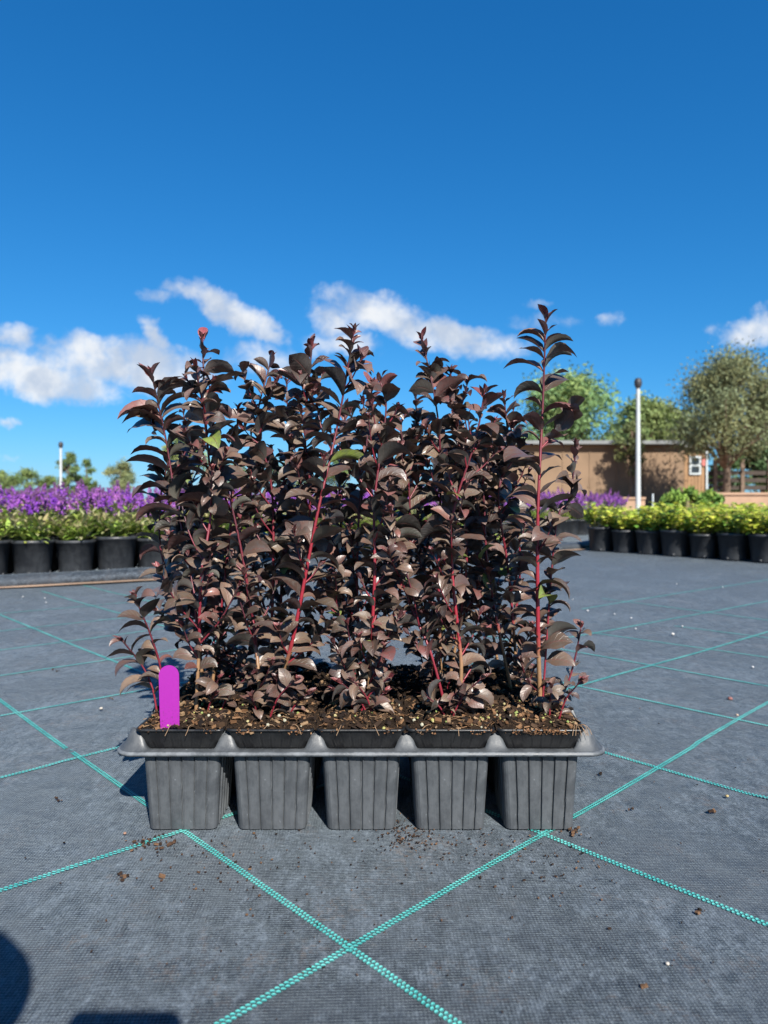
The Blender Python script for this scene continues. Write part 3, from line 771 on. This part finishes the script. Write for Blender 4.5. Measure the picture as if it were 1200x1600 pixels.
# purple plant tag
tg = MB(); w_, h_ = 0.0218, 0.080; nn_ = 14; prof_ = []
prof_ += [(-w_ / 2 * .9, 0), (w_ / 2 * .9, 0), (w_ / 2 * .97, .03)]
for i in range(nn_ + 1):
    a = math.pi * i / nn_; prof_.append((w_ / 2 * math.cos(a) , h_ - w_ / 2 + w_ / 2 * math.sin(a)))
prof_.append((-w_ / 2 * .97, .03))
n = len(prof_); th_ = .0007
tg.add([(x, -th_ / 2, z) for x, z in prof_] + [(x, th_ / 2, z) for x, z in prof_], [tuple(range(n)), tuple(range(n, 2 * n))[::-1]] + [(i, i + n, (i + 1) % n + n, (i + 1) % n) for i in range(n)])
M_tag, nt_, b_, o_ = mat('magenta_tag_plastic'); b_.inputs['Base Color'].default_value = (0.42, 0.022, 0.56, 1); b_.inputs['Roughness'].default_value = 0.45
tc_ = nt_.new('ShaderNodeTexCoord'); n_ = nt_.noise(tc_.outputs['Object'], 300.0, 3); sz_ = nt_.new('ShaderNodeSeparateXYZ'); nt_.l.new(tc_.outputs['Object'], sz_.inputs[0])
nd_ = nt_.noise(tc_.outputs['Object'], 520.0, 4, 0.7)
dirt_ = nt_.m('MULTIPLY', nt_.ramp(nd_.outputs[0], 0.56, 0.66), nt_.ramp(sz_.outputs[2], 0.045, 0.012))
nt_.l.new(nt_.mix(nt_.m('MULTIPLY', dirt_, 0.8), nt_.mix(n_.outputs[0], (0.29, 0.012, 0.28, 1), (0.34, 0.016, 0.32, 1)), (0.05, 0.03, 0.02, 1)), b_.inputs['Base Color'])
ptag = P(266, 1128, Y0 + .0015)
to = tg.build('plant_tag', M_tag, None, (ptag.x, ptag.y, P(266, 1040, ptag.y).z - h_), 0, smooth=False)
to.rotation_euler = (R(-1.5), R(-1.6), R(2))
tag(to, 'blank magenta plastic plant tag stuck in the soil at the left corner', 'plant tag')

# ------------------------------------------------------------------ bits on the mat
def pebble(x, y, s, col, label, grp):
    s *= .8
    rs = random.Random(int(x * 7 + y)); mb = MB(); vv = []; N1, N2 = 6, 8
    for i in range(N1 + 1):
        for j in range(N2):
            th = math.pi * i / N1; fi = 2 * math.pi * j / N2
            q = Vector((math.sin(th) * math.cos(fi), math.sin(th) * math.sin(fi), math.cos(th) * .75))
            vv.append(q * s * (1 + .35 * mnoise.noise(q * 1.5 + Vector((x, y, 0)))))
    mb.add(vv, [(i * N2 + j, i * N2 + (j + 1) % N2, (i + 1) * N2 + (j + 1) % N2, (i + 1) * N2 + j) for i in range(N1) for j in range(N2)], 0, col)
    o = mb.build('pebble', M_chip, None, G(x, y) + Vector((0, 0, s * .45))); tag(o, label, 'pebble', grp); return o
pebble(1051, 992, .006, (.55, .53, .50), 'largest white pebble lying on the mat right of the seedlings', 'pebbles on the mat')
pebble(1141, 1093, .0052, (.26, .12, .11), 'reddish brown pebble lying on the mat at the right', 'pebbles on the mat')
pebble(1152, 1118, .003, (.45, .36, .28), 'small tan pebble just above a teal line crossing at the right', 'pebbles on the mat')
pebble(158, 1108, .0038, (.48, .44, .38), 'cream pebble on the mat left of the purple tag', 'pebbles on the mat')
pebble(918, 955, .005, (.5, .5, .5), 'white pebble on the mat beside the tallest seedling', 'pebbles on the mat')
pebble(1136, 1245, .0028, (.42, .33, .16), 'ochre pebble on the mat right of the tray', 'pebbles on the mat')
pebble(1043, 1507, .0020, (.5, .46, .4), 'tiny pale pebble in the lower right foreground', 'pebbles on the mat')
pebble(195, 1303, .0022, (.30, .18, .13), 'small brown pebble by the front left corner of the tray', 'pebbles on the mat')
for (x, y) in [(895, 937), (986, 966), (993, 983), (1129, 918), (960, 960), (905, 1068), (1176, 1043), (1057, 913), (70, 935), (36, 933), (72, 942), (1066, 979)]:
    pebble(x, y, .0036, (.5, .5, .5), 'small white grit stone scattered on the grey mat', 'white grit on the mat')
M_leafl = tinted('dry_leaf', .7, .3, .1)
cr = MB()
rs = random.Random(77)
def crumbs(xc, yc, sx_, sy_, n_, big=.0015):
    for q in range(n_):
        p = G(xc + rs.gauss(0, sx_), max(900, yc + rs.gauss(0, sy_)))
        s_ = rs.uniform(.0005, big)
        c = rs.choice([(.035, .02, .013), (.02, .014, .01), (.05, .03, .02), (.09, .05, .03), (.16, .09, .05)])
        cr.box((p.x, p.y, s_ * .2 + .0006), (s_ * rs.uniform(.8, 2.2), s_, s_ * .8), rs.uniform(0, 6.3), 0, c, rs.uniform(-.5, .5), rs.uniform(-.5, .5))
crumbs(243, 1318, 18, 6, 45, .0026); crumbs(640, 1310, 30, 10, 110); crumbs(895, 1300, 8, 4, 22, .0028); crumbs(760, 1325, 60, 14, 70); crumbs(500, 1330, 120, 25, 70)
crumbs(620, 1290, 12, 8, 60); crumbs(193, 1370, 5, 3, 8, .003); crumbs(330, 1350, 60, 30, 60); crumbs(860, 1350, 60, 40, 70); crumbs(640, 1430, 350, 90, 130, .0011); crumbs(900, 1200, 200, 100, 40, .0012)
for x, y in [(937, 1210), (984, 1265), (1114, 1268), (88, 1048), (172, 1090), (90, 1250), (1006, 1542), (1093, 1425), (250, 1370)]: crumbs(x, y, 3, 2, 4, .003)
tag(cr.build('soil_crumbs', M_chip, smooth=False), 'dark crumbs of potting soil spilled on the mat round the tray', 'soil crumbs', kind='stuff')

# ------------------------------------------------------------------ background pots and plants
def bgpot(h=.155, r=.088):
    mb = MB()
    mb.lathe([(0, .001), (r * .80, .001), (r * .82, .006), (r * .97, h * .90), (r * 1.0, h * .905), (r * 1.03, h * .92), (r * 1.03, h), (r * .985, h), (r * .95, h * .9), (0, h * .885)], 28)
    for q in range(4):
        a = q * math.pi / 2 + .5; mb.box((math.cos(a) * r * .815, math.sin(a) * r * .815, .010), (.006, .018, .014), a)
    return mb
potm = bgpot().mesh('pot', M_bgpot)
def blade(mb, p, d, L, w, bend, col, rs):
    """simple 3-segment leaf"""
    s = Vector((-d.y, d.x, 0))
    if s.length < .05: s = Vector((1, 0, 0))
    s.normalize(); vs = []; q = Vector(p); dd = Vector(d).normalized()
    for i, ww in enumerate((.25, 1.0, .8, .03)):
        vs += [q - s * w * ww / 2, q + s * w * ww / 2]; q = q + dd * L / 3; dd = (dd + Vector((0, 0, -bend))).normalized()
    c = [tuple(k * rs.uniform(.9, 1.1) for k in col)] * 8
    mb.add(vs, [(0, 1, 3, 2), (2, 3, 5, 4), (4, 5, 7, 6)], 0, c)
def bush_a(seed, tall, flowers):
    """green narrow leaved shrub, with purple flower spikes when tall"""
    rs = random.Random(seed); mb = MB(); fb = MB(); sp_i = []
    ns = 17 if not tall else 15
    for k_ in range(ns):
        a = rs.uniform(0, 6.28); r_ = rs.uniform(.0, .055); tip_r = rs.uniform(.02, .10) * (1.0 if not tall else .95)
        hgt = rs.uniform(.08, .15) if not tall else rs.uniform(.10, .17)
        b0 = Vector((math.cos(a) * r_, math.sin(a) * r_, .135)); t0 = Vector((math.cos(a) * (r_ + tip_r), math.sin(a) * (r_ + tip_r), .135 + hgt))
        mb.tube([b0, b0.lerp(t0, .5) + Vector((0, 0, .01)), t0], [.0022, .0016, .001], 4, 0, [(.16, .15, .06)] * 3)
        nl = 16
        for q in range(nl):
            t = (q + 1) / nl; p = b0.lerp(t0, t); an = q * 2.4 + k_
            d = Vector((math.cos(an), math.sin(an), rs.uniform(.3, 1.2))).normalized()
            L = rs.uniform(.045, .085) * (1.1 - .4 * t)
            g_ = rs.random()
            col = (.24 + .24 * g_, .38 + .20 * g_, .07 + .05 * g_) if rs.random() < .75 else (.46, .46, .22)
            if t > .8 and not tall: col = (.42, .38, .18)
            blade(mb, p, d, L, L * rs.uniform(.20, .32), rs.uniform(.1, .5), col, rs)
        if flowers:
            L = rs.uniform(.045, .10); n_ = 75
            ax = (t0 - b0).normalized(); ax = (ax + Vector((rs.uniform(-.3, .3), rs.uniform(-.3, .3), .3))).normalized()
            sb = MB()
            hue = rs.random()
            for q in range(n_):
                t = rs.random(); rr = .013 * (1 - t * .75); an = rs.uniform(0, 6.28)
                p = t0 + ax * L * t + Vector((math.cos(an) * rr, math.sin(an) * rr, rs.uniform(-.004, .004)))
                c = (.30 + .28 * hue, .07 + .14 * hue, .56 + .12 * rs.random()) if rs.random() < .7 else rs.choice([(.12, .03, .24), (.28, .14, .20), (.10, .04, .14)])
                if t > .8: c = (.20, .09, .22)
                s_ = rs.uniform(.004, .0075)
                sb.box(p, (s_, s_, s_ * .6), rs.uniform(0, 3), 0, c, rs.uniform(-1, 1), rs.uniform(-1, 1))
            sp_i.append(sb)
    return mb, sp_i
def bush_b(seed):
    """yellow green broad leaved shrub on tan stems"""
    rs = random.Random(seed); mb = MB()
    for k_ in range(22):
        a = rs.uniform(0, 6.28); r_ = rs.uniform(0, .06); tr = rs.uniform(.01, .085); hgt = rs.uniform(.06, .185)
        b0 = Vector((math.cos(a) * r_, math.sin(a) * r_, .13)); t0 = Vector((math.cos(a) * (r_ + tr), math.sin(a) * (r_ + tr), .13 + hgt))
        mb.tube([b0, b0.lerp(t0, .5) + Vector((0, 0, .012)), t0], [.0022, .0018, .0011], 4, 0, [(.60, .42, .20)] * 3)
        for q in range(13):
            t = .25 + .75 * (q + 1) / 13; p = b0.lerp(t0, t); an = q * 2.4 + k_
            d = Vector((math.cos(an), math.sin(an), rs.uniform(.0, .8))).normalized(); L = rs.uniform(.030, .050)
            g_ = rs.random()
            col = (.48 + .24 * g_, .58 + .16 * g_, .05 + .08 * g_) if rs.random() < .78 else (.18, .34, .05)
            blade(mb, p, d, L, L * rs.uniform(.65, .85), rs.uniform(.1, .6), col, rs)
    return mb
def make_pot_plant(name, foliage, spikes, potsc=1.0):
    root = empty(name)
    p = bpy.data.objects.new('pot', potm); COL.objects.link(p); p.parent = root
    foliage.build('foliage', M_leafbg, root, smooth=False)
    for sb in spikes: sb.build('flower_spike', M_petal, root, smooth=False)
    return root
def strip(root):      # remove a prototype that has been copied
    for ch in list(root.children): strip(ch)
    bpy.data.objects.remove(root)
green_p = [make_pot_plant('potted_shrub', *bush_a(200 + i, False, False)) for i in range(4)]
purp_p = [make_pot_plant('potted_flowering_shrub', *bush_a(300 + i, True, True)) for i in range(4)]
lime_p = [make_pot_plant('potted_shrub', bush_b(400 + i), []) for i in range(4)]

Bfront = G(930, 861); drf = (G(930, 861) - G(1187, 879)).normalized()
front = resample(BED, 0.001); acc = 0; line = []
last = None; step = 0.172
Lacc = 0.0; prev = front[0]; nextd = 0.0
for p in front:
    Lacc += (p - prev).length; prev = p
    if Lacc >= nextd: line.append(p.copy()); nextd += step
back = -tocam
names_l = ['cut off by the left edge of the photo', 'second from the left edge', 'third from the left edge', 'fourth from the left edge, beside the dark seedlings']
# start so that pots fall where the photo has them
shift = 0.0
def px_of(p): return 600 + F * p.x / p.y
for k_ in range(7):
    off = 0.165 + k_ * 0.185
    cnt_vis = 0
    for i, p0 in enumerate(line):
        q = p0 + back * off + Vector((0.83, 0.56, 0)) * (0.07 * (k_ % 2) + 0.02) 
        q.z = 0.031
        xp = px_of(q)
        lim_r = 915 if k_ == 0 else 965
        if xp < -70 or xp > lim_r: continue
        if i * step > 5.2 and k_ < 2: continue
        if xp > 905 and (q - Bfront).dot(drf) < .2: continue
        if k_ == 0:
            o = copy_tree(rnd.choice(green_p), None, q, rnd.uniform(0, 6.28), rnd.uniform(.95, 1.05) * 1.0)
            vis = ''
            nm = {True: 0}
            if -40 < xp < 240:
                lbl = 'black pot of narrow leaved green shrub, ' + names_l[min(3, cnt_vis)] ; cnt_vis += 1
            else: lbl = 'black pot of green shrub half hidden behind the dark seedlings'
            tag(o, lbl, 'potted plant', 'green shrubs in black pots along the raised edge')
        else:
            src = rnd.choice(purp_p) if rnd.random() < (.90 if xp < 800 else .6) else rnd.choice(green_p)
            o = copy_tree(src, None, q + Vector((rnd.uniform(-.02, .02), rnd.uniform(-.02, .02), 0)), rnd.uniform(0, 6.28), rnd.uniform(.90, 1.12))
            if src in purp_p: tag(o, 'black pot of shrub with purple flower spikes in the massed rows behind', 'potted plant', 'purple flowering shrubs in the rows behind')
            else: tag(o, 'green shrub without flowers standing among the purple flowering rows', 'potted plant', 'green shrubs among the purple rows')
# right hand block: rows parallel to its front edge
A = G(1187, 879); B = G(930, 861); dr = (B - A).normalized(); nr = Vector((-dr.y, dr.x, 0))
if nr.x < 0: nr = -nr
A = A + nr * .07; B = B + nr * .07
stepb = (B - A).length / 6.0
ordr = ['nearest', 'second', 'third', 'fourth', 'fifth', 'sixth', 'seventh']
for k_ in range(8):
    for i in range(-4, 7):
        q = A + dr * stepb * i + nr * (k_ * stepb * 1.02)
        xp = px_of(q)
        if xp > 1270 or xp < 900: continue
        o = copy_tree(rnd.choice(lime_p), None, q + (Vector((rnd.uniform(-.015, .015), rnd.uniform(-.015, .015), 0)) if k_ else Vector((0, 0, 0))), rnd.uniform(0, 6.28), rnd.uniform(.94, 1.08))
        if k_ == 0 and i >= 0: lbl = 'black pot of yellow green shrub, right hand front row, %s from its left end' % ['seventh', 'sixth', 'fifth', 'fourth', 'third', 'second', 'first'][i]
        elif k_ == 0: lbl = 'black pot of yellow green shrub cut off by the right edge'
        else: lbl = 'yellow green potted shrub in the rows behind the right hand front row'
        tag(o, lbl, 'potted plant', 'yellow green shrubs in black pots on the right')
for r0 in green_p + purp_p + lime_p: strip(r0)

# ------------------------------------------------------------------ trees, hedges
def tree(name, x, ytop, ybase, wpx, D, label, col, seed, leaf_s=None, trunk_px=None, n_leaf=7000, crown_lo=0.25, group=None, narrow=1.0, lobes=26, basez=0.0, cat='tree', sparse=.0):
    """a tree at distance D whose top reaches ytop and whose crown is wpx wide"""
    rs = random.Random(seed); nr_ = np.random.RandomState(seed)
    top = P(x, ytop, D).z; rw = wpx * D / F / 2
    root = empty(name, (P(x, 0, D).x, D, basez), label=label, cat=cat, group=group)
    hgt = top - basez; c0 = hgt * crown_lo
    # trunk and limbs
    tb = MB(); tr = max(.04, hgt * .022)
    tb.tube([(0, 0, -.05), (rs.uniform(-.1, .1) * rw * .3, 0, c0), (rs.uniform(-.2, .2) * rw * .3, 0, hgt * .62), (0, 0, hgt * .9)], [tr * 1.25, tr, tr * .6, tr * .2], 8)
    lob = []
    for q in range(lobes):
        t = rs.random() ** .8; a = rs.uniform(0, 6.28)
        z = c0 + (hgt - c0) * (.10 + .82 * t)
        rmax = rw * (math.sin(math.pi * min(1, (.16 + .80 * t))) ** .65) * narrow
        r_ = rmax * rs.uniform(.25, .86)
        c = Vector((math.cos(a) * r_, math.sin(a) * r_, z)); s_ = rw * rs.uniform(.20, .36)
        lob.append((c, s_))
        st = Vector((0, 0, max(c0 * .8, z - r_ * .9 - .1 * hgt)))
        tb.tube([st, st.lerp(c, .5) + Vector((0, 0, .04 * hgt)), c], [tr * .45, tr * .28, tr * .1], 5)
    lob.append((Vector((0, 0, hgt - rw * .25)), rw * .24))
    tb.build('trunk', M_bark, root)
    ls = leaf_s or (0.012 * hgt + .05)
    pts = []; per = n_leaf // len(lob)
    V_, Fc, Cc = [], [], []
    for (c, s_) in lob:
        br = rs.uniform(.72, 1.28); hue = rs.uniform(-.12, .12)
        u = nr_.normal(size=(per, 3)); u /= np.linalg.norm(u, axis=1)[:, None]
        rad = s_ * (nr_.rand(per) ** .45) * (1 + .35 * nr_.normal(size=per).clip(-1.2, 1.6))
        pos = np.array(c) + u * rad[:, None] * np.array([1, 1, .82])
        ax = nr_.normal(size=(per, 3)) + u * .5; ax /= np.linalg.norm(ax, axis=1)[:, None]
        bx = np.cross(ax, nr_.normal(size=(per, 3))); bx /= np.linalg.norm(bx, axis=1)[:, None]
        sz = ls * (.55 + .9 * nr_.rand(per))
        for i in range(per):
            a_, b2 = ax[i] * sz[i], bx[i] * sz[i] * .42
            p = pos[i]; V_ += [tuple(p - a_), tuple(p - b2), tuple(p + a_), tuple(p + b2)]
            k2 = 1.55 * br * (.8 + .4 * nr_.rand()); cc2 = (col[0] * k2 * (1 + hue), col[1] * k2, col[2] * k2 * (1 - hue))
            Cc += [cc2] * 4
    Fc = [(4 * i, 4 * i + 1, 4 * i + 2, 4 * i + 3) for i in range(len(V_) // 4)]
    cb = MB(); cb.add(V_, Fc, 0, Cc); cb.build('crown', M_crown, root, smooth=False)
    return root
tree('tree', 884, 588, 770, 225, 44, 'broad bright green tree rising behind the brown building, left of the lamp post', (0.135, 0.203, 0.074), 1, n_leaf=20000, lobes=60, crown_lo=.12, leaf_s=.13)
tree('tree', 1134, 558, 770, 245, 21.5, 'grey green tree with an uneven crown and pale trunk at the right', (.140, .158, .078), 2, n_leaf=30000, crown_lo=.34, leaf_s=.05, lobes=64)
tree('tree', 1022, 622, 770, 160, 34, 'yellowish green tree behind the end of the brown building', (0.162, 0.203, 0.068), 3, n_leaf=15000, crown_lo=.1)
tree('tree', 988, 655, 770, 60, 25, 'small feathery green tree before the brown wall beside the lamp post', (.11, .13, .05), 31, n_leaf=4000, crown_lo=.3, leaf_s=.05)
tree('tree', 1196, 592, 770, 90, 30, 'olive green tree cut off by the right edge', (0.176, 0.189, 0.081), 4, n_leaf=7000, crown_lo=.15)
tree('hedge_tree', 1130, 695, 775, 70, 27, 'dark green bushy tree behind the slatted fence', (.05, .09, .03), 5, n_leaf=5000, crown_lo=.05)
tree('hedge_tree', 1190, 690, 775, 80, 27.5, 'dark green bushy tree behind the fence at the right edge', (.06, .10, .035), 6, n_leaf=5000, crown_lo=.05)
tree('tree', 108, 705, 760, 46, 60, 'tall slim light green tree right behind the left lamp post', (.11, .15, .05), 7, n_leaf=4000, crown_lo=.05)
tree('tree', 134, 716, 760, 40, 61, 'shorter rounded green tree just right of the left lamp post', (.10, .15, .05), 8, n_leaf=3500, crown_lo=.05)
tree('tree', 188, 720, 762, 64, 55, 'pale green round tree between the left lamp post and the seedlings', (.16, .18, .08), 9, n_leaf=4500, crown_lo=.05)
tree('tree', 292, 668, 762, 90, 50, 'light green tree seen through the upper leaves of the left seedlings', (.15, .20, .07), 10, n_leaf=5000, crown_lo=.05)
for i, (x, yt, w, lb_) in enumerate([(2, 732, 60, 'low green hedge tree at the left edge of the photo'), (42, 734, 55, 'low green hedge tree second from the left edge'), (76, 742, 40, 'lowest green hedge tree just left of the lamp post'),
        (370, 718, 90, 'light green tree behind the seedlings, left of the slanting stem'), (455, 712, 90, 'light green tree behind the middle seedlings'), (530, 708, 80, 'light green tree behind the slanting crimson stem'), (620, 712, 100, 'light green tree behind the centre right seedlings'), (730, 690, 100, 'green tree behind the right seedlings, left of the broad tree')]):
    tree('tree', x, yt, 765, w, 48 + i, lb_, (.13, .18, .06), 50 + i, n_leaf=3500, crown_lo=.03)

# ------------------------------------------------------------------ building, wall, fence, lamps
M_wood = simple('tan_render', (0.235, 0.155, 0.095), 0.85, 0.12, 1.2, 0.2, 0.01)
M_wood2 = simple('orange_cladding', (0.34, 0.20, 0.10), 0.75, 0.15, 3.0, 0.2, 0.01)
M_roof = simple('grey_roof_sheet', (0.20, 0.21, 0.21), 0.6, 0.1, 2.0, 0)
M_white = simple('white_paint', (0.50, 0.54, 0.54), 0.5, 0.06, 6.0, 0)
M_dark = simple('dark_metal', (0.04, 0.04, 0.045), 0.5, 0.2, 8.0, 0)
M_peach = simple('peach_wall_render', (0.46, 0.30, 0.20), 0.9, 0.12, 2.0, 0.2, 0.01)
M_fence = simple('dark_fence_boards', (0.055, 0.04, 0.03), 0.8, 0.2, 5.0, 0.2, 0.005)
M_glass, nt_, b_, o_ = mat('window_glass'); b_.inputs['Base Color'].default_value = (.03, .035, .04, 1); b_.inputs['Roughness'].default_value = .08
M_pink = simple('pink_board', (0.62, 0.20, 0.17), 0.7, 0.1, 5.0, 0)
BD = 26.0
bx0 = P(690, 0, BD).x; bx1 = P(1069, 0, BD).x; zt = P(0, 694, BD).z
bld = empty('long_low_building', ((bx0 + bx1) / 2, BD, 0), label='long low tan building with flat grey roof behind the lamp post', cat='building')
def local(mb, name, m, smooth=False): 
    o = mb.build(name, m, bld, loc=(-bld.location.x, -bld.location.y, 0), smooth=smooth); return o
mb = MB(); mb.box(((bx0 + bx1) / 2, BD + 2.5, zt / 2 - .02), (bx1 - bx0, 5, zt - .04)); 
for q in range(9): mb.box((bx0 + (bx1 - bx0) * (q + .5) / 9, BD - .012, zt / 2 - .1), (.05, .03, zt - .3))
local(mb, 'wall', M_wood)
mb = MB(); mb.box(((bx0 + bx1) / 2 - .1, BD + 2.4, zt + .045), (bx1 - bx0 + .2, 5.5, .13)); local(mb, 'roof', M_roof)
ex0, ex1 = bx1 + .01, P(1106, 0, BD).x
ann = MB(); ann.box(((ex0 + ex1) / 2, BD + 1.6, zt / 2 - .06), (ex1 - ex0, 3, zt - .12))
for q in range(7): ann.box((ex0 + (ex1 - ex0) * (q + .5) / 7, BD + .09, zt / 2 - .1), (.03, .02, zt - .3))
local(ann, 'end_wall', M_wood2)
mb = MB(); mb.box(((ex0 + ex1) / 2, BD + 1.5, zt - .07), (ex1 - ex0 + .1, 3.3, .10)); local(mb, 'end_roof', M_roof)
mb = MB(); mb.box((ex1 - .02, BD + .06, zt / 2 - .1), (.07, .07, zt - .25)); local(mb, 'corner_trim', M_white)
wc = P(1087, 727, BD); ww, wh = .36, .62
wf = MB()
for dx in (-ww / 2, ww / 2): wf.box((wc.x + dx, BD + .06, wc.z), (.07, .06, wh + .07))
for dz in (-wh / 2, 0, wh / 2): wf.box((wc.x, BD + .055, wc.z + dz), (ww - .07, .05, .07))
wfo = local(wf, 'window', M_white)
wp = MB(); wp.box((0, 0, 0), (ww, .02, wh)); pane = wp.build('pane', M_glass, wfo, loc=(wc.x, BD + .075, wc.z), smooth=False)
pk = MB(); pc = P(1101, 722, BD); pk.box((pc.x - .02, BD + .06, pc.z), (.12, .04, .28)); local(pk, 'pink_board', M_pink)

def wall_obj(name, a, b_, z, th, m, label, cat):
    d = (b_ - a); L = d.length; an = math.atan2(d.y, d.x); mb = MB(); mb.box((0, 0, z / 2 - .03), (L, th, z + .06)); mb.box((0, -.0, z + .02), (L + .02, th + .06, .045))
    o = mb.build(name, m, None, (a + b_) / 2, an, smooth=False); return tag(o, label, cat)
wall_obj('low_wall', Vector((P(560, 0, 15).x, 15.2, 0)), Vector((P(995, 0, 15).x, 14.6, 0)), .36, .2, M_peach, 'low peach wall in front of the tan building, behind purple flowers', 'wall')
wall_obj('low_wall', Vector((P(1098, 0, 13).x, 13.2, 0)), Vector((P(1290, 0, 13).x, 12.6, 0)), .44, .2, M_peach, 'low peach wall under the grey green tree at the right', 'wall')
fr = empty('slatted_fence', (P(1107, 0, 24).x, 24, 0), label='dark slatted fence with posts under the grey green tree', cat='fence')
fx = P(1290, 0, 24).x - fr.location.x
mb = MB()
for z in (.25, .5, .75, 1.0, 1.25): mb.box((fx / 2, 0, z), (fx, .03, .14))
mb.build('slat_panel', M_fence, fr, smooth=False)
for q in range(5):
    mb = MB(); mb.box((.2 + q * (fx - .3) / 4, -.06, .85), (.12, .08, 1.7)); mb.build('post', M_bark, fr, smooth=False)
def lamp(x, ytop, D, r, label):
    top = P(x, ytop, D).z
    root = empty('lamp_post', (P(x, 0, D).x, D, 0), label=label, cat='lamp post', group='white lamp posts')
    mb = MB(); mb.lathe([(0, 0), (r * 1.9, 0), (r * 1.9, .03), (r * 1.25, .05), (r * 1.15, .3), (r * .85, top - r * 5)], 14); mb.build('pole', M_white, root)
    mb = MB(); z = top - r * 5.2; mb.lathe([(r * .8, z), (r * 1.2, z + r * .8), (r * 1.7, z + r * 2.0), (r * 1.7, z + r * 3.4), (r * 1.3, z + r * 4.7), (0, top)], 16); mb.build('lamp_head', M_dark, root)
lamp(997, 590, 14, .043, 'tall white lamp post with dark domed head standing before the building')
lamp(95, 690, 30, .055, 'distant white lamp post with dark head at the left')
st_ = MB(); st_.box((0, 0, .21), (.018, .018, .44)); tag(st_.build('garden_stake', M_white, None, (P(1020, 0, 9).x, 9, 0), smooth=False), 'short pale stake standing among the green shrubs, right of the lamp post', 'stake')
for i, (x, yt, D, w) in enumerate([(1075, 762, 6.6, 70), (1112, 768, 6.3, 50), (1045, 772, 6.9, 50)]):
    tree('shrub', x, yt, 790, w, D, ['larger leafy green shrub rising above the yellow green rows', 'small leafy shrub at the right of the larger green shrub', 'small leafy shrub at the left of the larger green shrub'][i], (.16, .25, .045), 90 + i, leaf_s=.024, n_leaf=2200, crown_lo=.25, lobes=14, cat='shrub')

# ------------------------------------------------------------------ the photographer, crouching behind the camera: casts the shadow at the lower left
def person():
    J = {'pelvis': ((.02, -.86, .34), .135), 'waist': ((.03, -.84, .50), .125), 'chest': ((.05, -.76, .70), .15), 'neck': ((.07, -.68, .87), .06), 'head0': ((.04, -.66, .95), .078), 'head1': ((.03, -.645, 1.04), .085), 'head2': ((.03, -.65, 1.10), .05),
         'shl': ((-.12, -.73, .80), .062), 'ell': ((-.12, -.38, .79), .055), 'wrl': ((-.128, -.095, .515), .06), 'hal': ((-.080, -.045, .436), .055),
         'shr': ((.22, -.72, .80), .062), 'elr': ((.28, -.46, .56), .045), 'wrr': ((.08, -.13, .40), .030), 'har': ((.062, -.055, .40), .045),
         'hpl': ((-.09, -.84, .32), .10), 'knl': ((-.20, -.46, .44), .065), 'anl': ((-.16, -.68, .08), .042), 'fol': ((-.18, -.48, .035), .038),
         'hpr': ((.13, -.84, .32), .10), 'knr': ((.24, -.48, .40), .065), 'anr': ((.20, -.70, .08), .042), 'for_': ((.22, -.50, .035), .038)}
    E_ = [('pelvis', 'waist'), ('waist', 'chest'), ('chest', 'neck'), ('neck', 'head0'), ('head0', 'head1'), ('head1', 'head2'), ('chest', 'shl'), ('shl', 'ell'), ('ell', 'wrl'), ('wrl', 'hal'),
          ('chest', 'shr'), ('shr', 'elr'), ('elr', 'wrr'), ('wrr', 'har'), ('pelvis', 'hpl'), ('hpl', 'knl'), ('knl', 'anl'), ('anl', 'fol'), ('pelvis', 'hpr'), ('hpr', 'knr'), ('knr', 'anr'), ('anr', 'for_')]
    ks = list(J); me = bpy.data.meshes.new('person'); me.from_pydata([(J[k][0][0], J[k][0][1] - (.06 if J[k][0][1] < -.39 else 0), J[k][0][2]) for k in ks], [(ks.index(a), ks.index(b2)) for a, b2 in E_], [])
    o = bpy.data.objects.new('person', me); COL.objects.link(o)
    sk = o.modifiers.new('skin', 'SKIN')
    for i, k in enumerate(ks):
        v = me.skin_vertices[0].data[i]; v.radius = (J[k][1], J[k][1]); v.use_root = (k == 'pelvis')
    sb = o.modifiers.new('sub', 'SUBSURF'); sb.levels = 2; sb.render_levels = 2
    me.materials.append(simple('dark_clothing', (.05, .06, .09), .9, .2, 20, .2, .002))
    return tag(o, 'crouching photographer whose dark shadow falls across the lower left corner', 'person')
person()
ph = MB(); pr = []
for cx_, cz_, a0 in ((.0305, .070, 0), (-.0305, .070, 90), (-.0305, -.070, 180), (.0305, -.070, 270)):
    for q in range(6): a = R(a0 + 18 * q); pr.append((cx_ + .008 * math.cos(a), cz_ + .008 * math.sin(a)))
n = len(pr); ph.add([(x, -.0042, z) for x, z in pr] + [(x, .0042, z) for x, z in pr], [tuple(range(n)), tuple(range(n, 2 * n))[::-1]] + [(i, i + n, (i + 1) % n + n, (i + 1) % n) for i in range(n)])
tag(ph.build('smartphone', M_dark, None, (0, -.024, .352), 0, smooth=False), 'smartphone held up by the crouching photographer, only its shadow reaching the mat', 'phone')

# albedo calibration: real plastics, leaves and soil are darker than they look in full sun
AK = 0.76
for m in bpy.data.materials:
    nt = m.node_tree
    for nd in list(nt.nodes):
        if nd.type not in ('BSDF_PRINCIPLED', 'BSDF_TRANSLUCENT'): continue
        sock = nd.inputs[0]
        if sock.is_linked:
            src = sock.links[0].from_socket
            mx = nt.nodes.new('ShaderNodeMix'); mx.data_type = 'RGBA'; mx.blend_type = 'MULTIPLY'; mx.inputs[0].default_value = 1
            mx.inputs[7].default_value = (AK, AK, AK, 1); nt.links.new(src, mx.inputs[6]); nt.links.new(mx.outputs[2], sock)
        else:
            c = sock.default_value; sock.default_value = (c[0] * AK, c[1] * AK, c[2] * AK, 1)
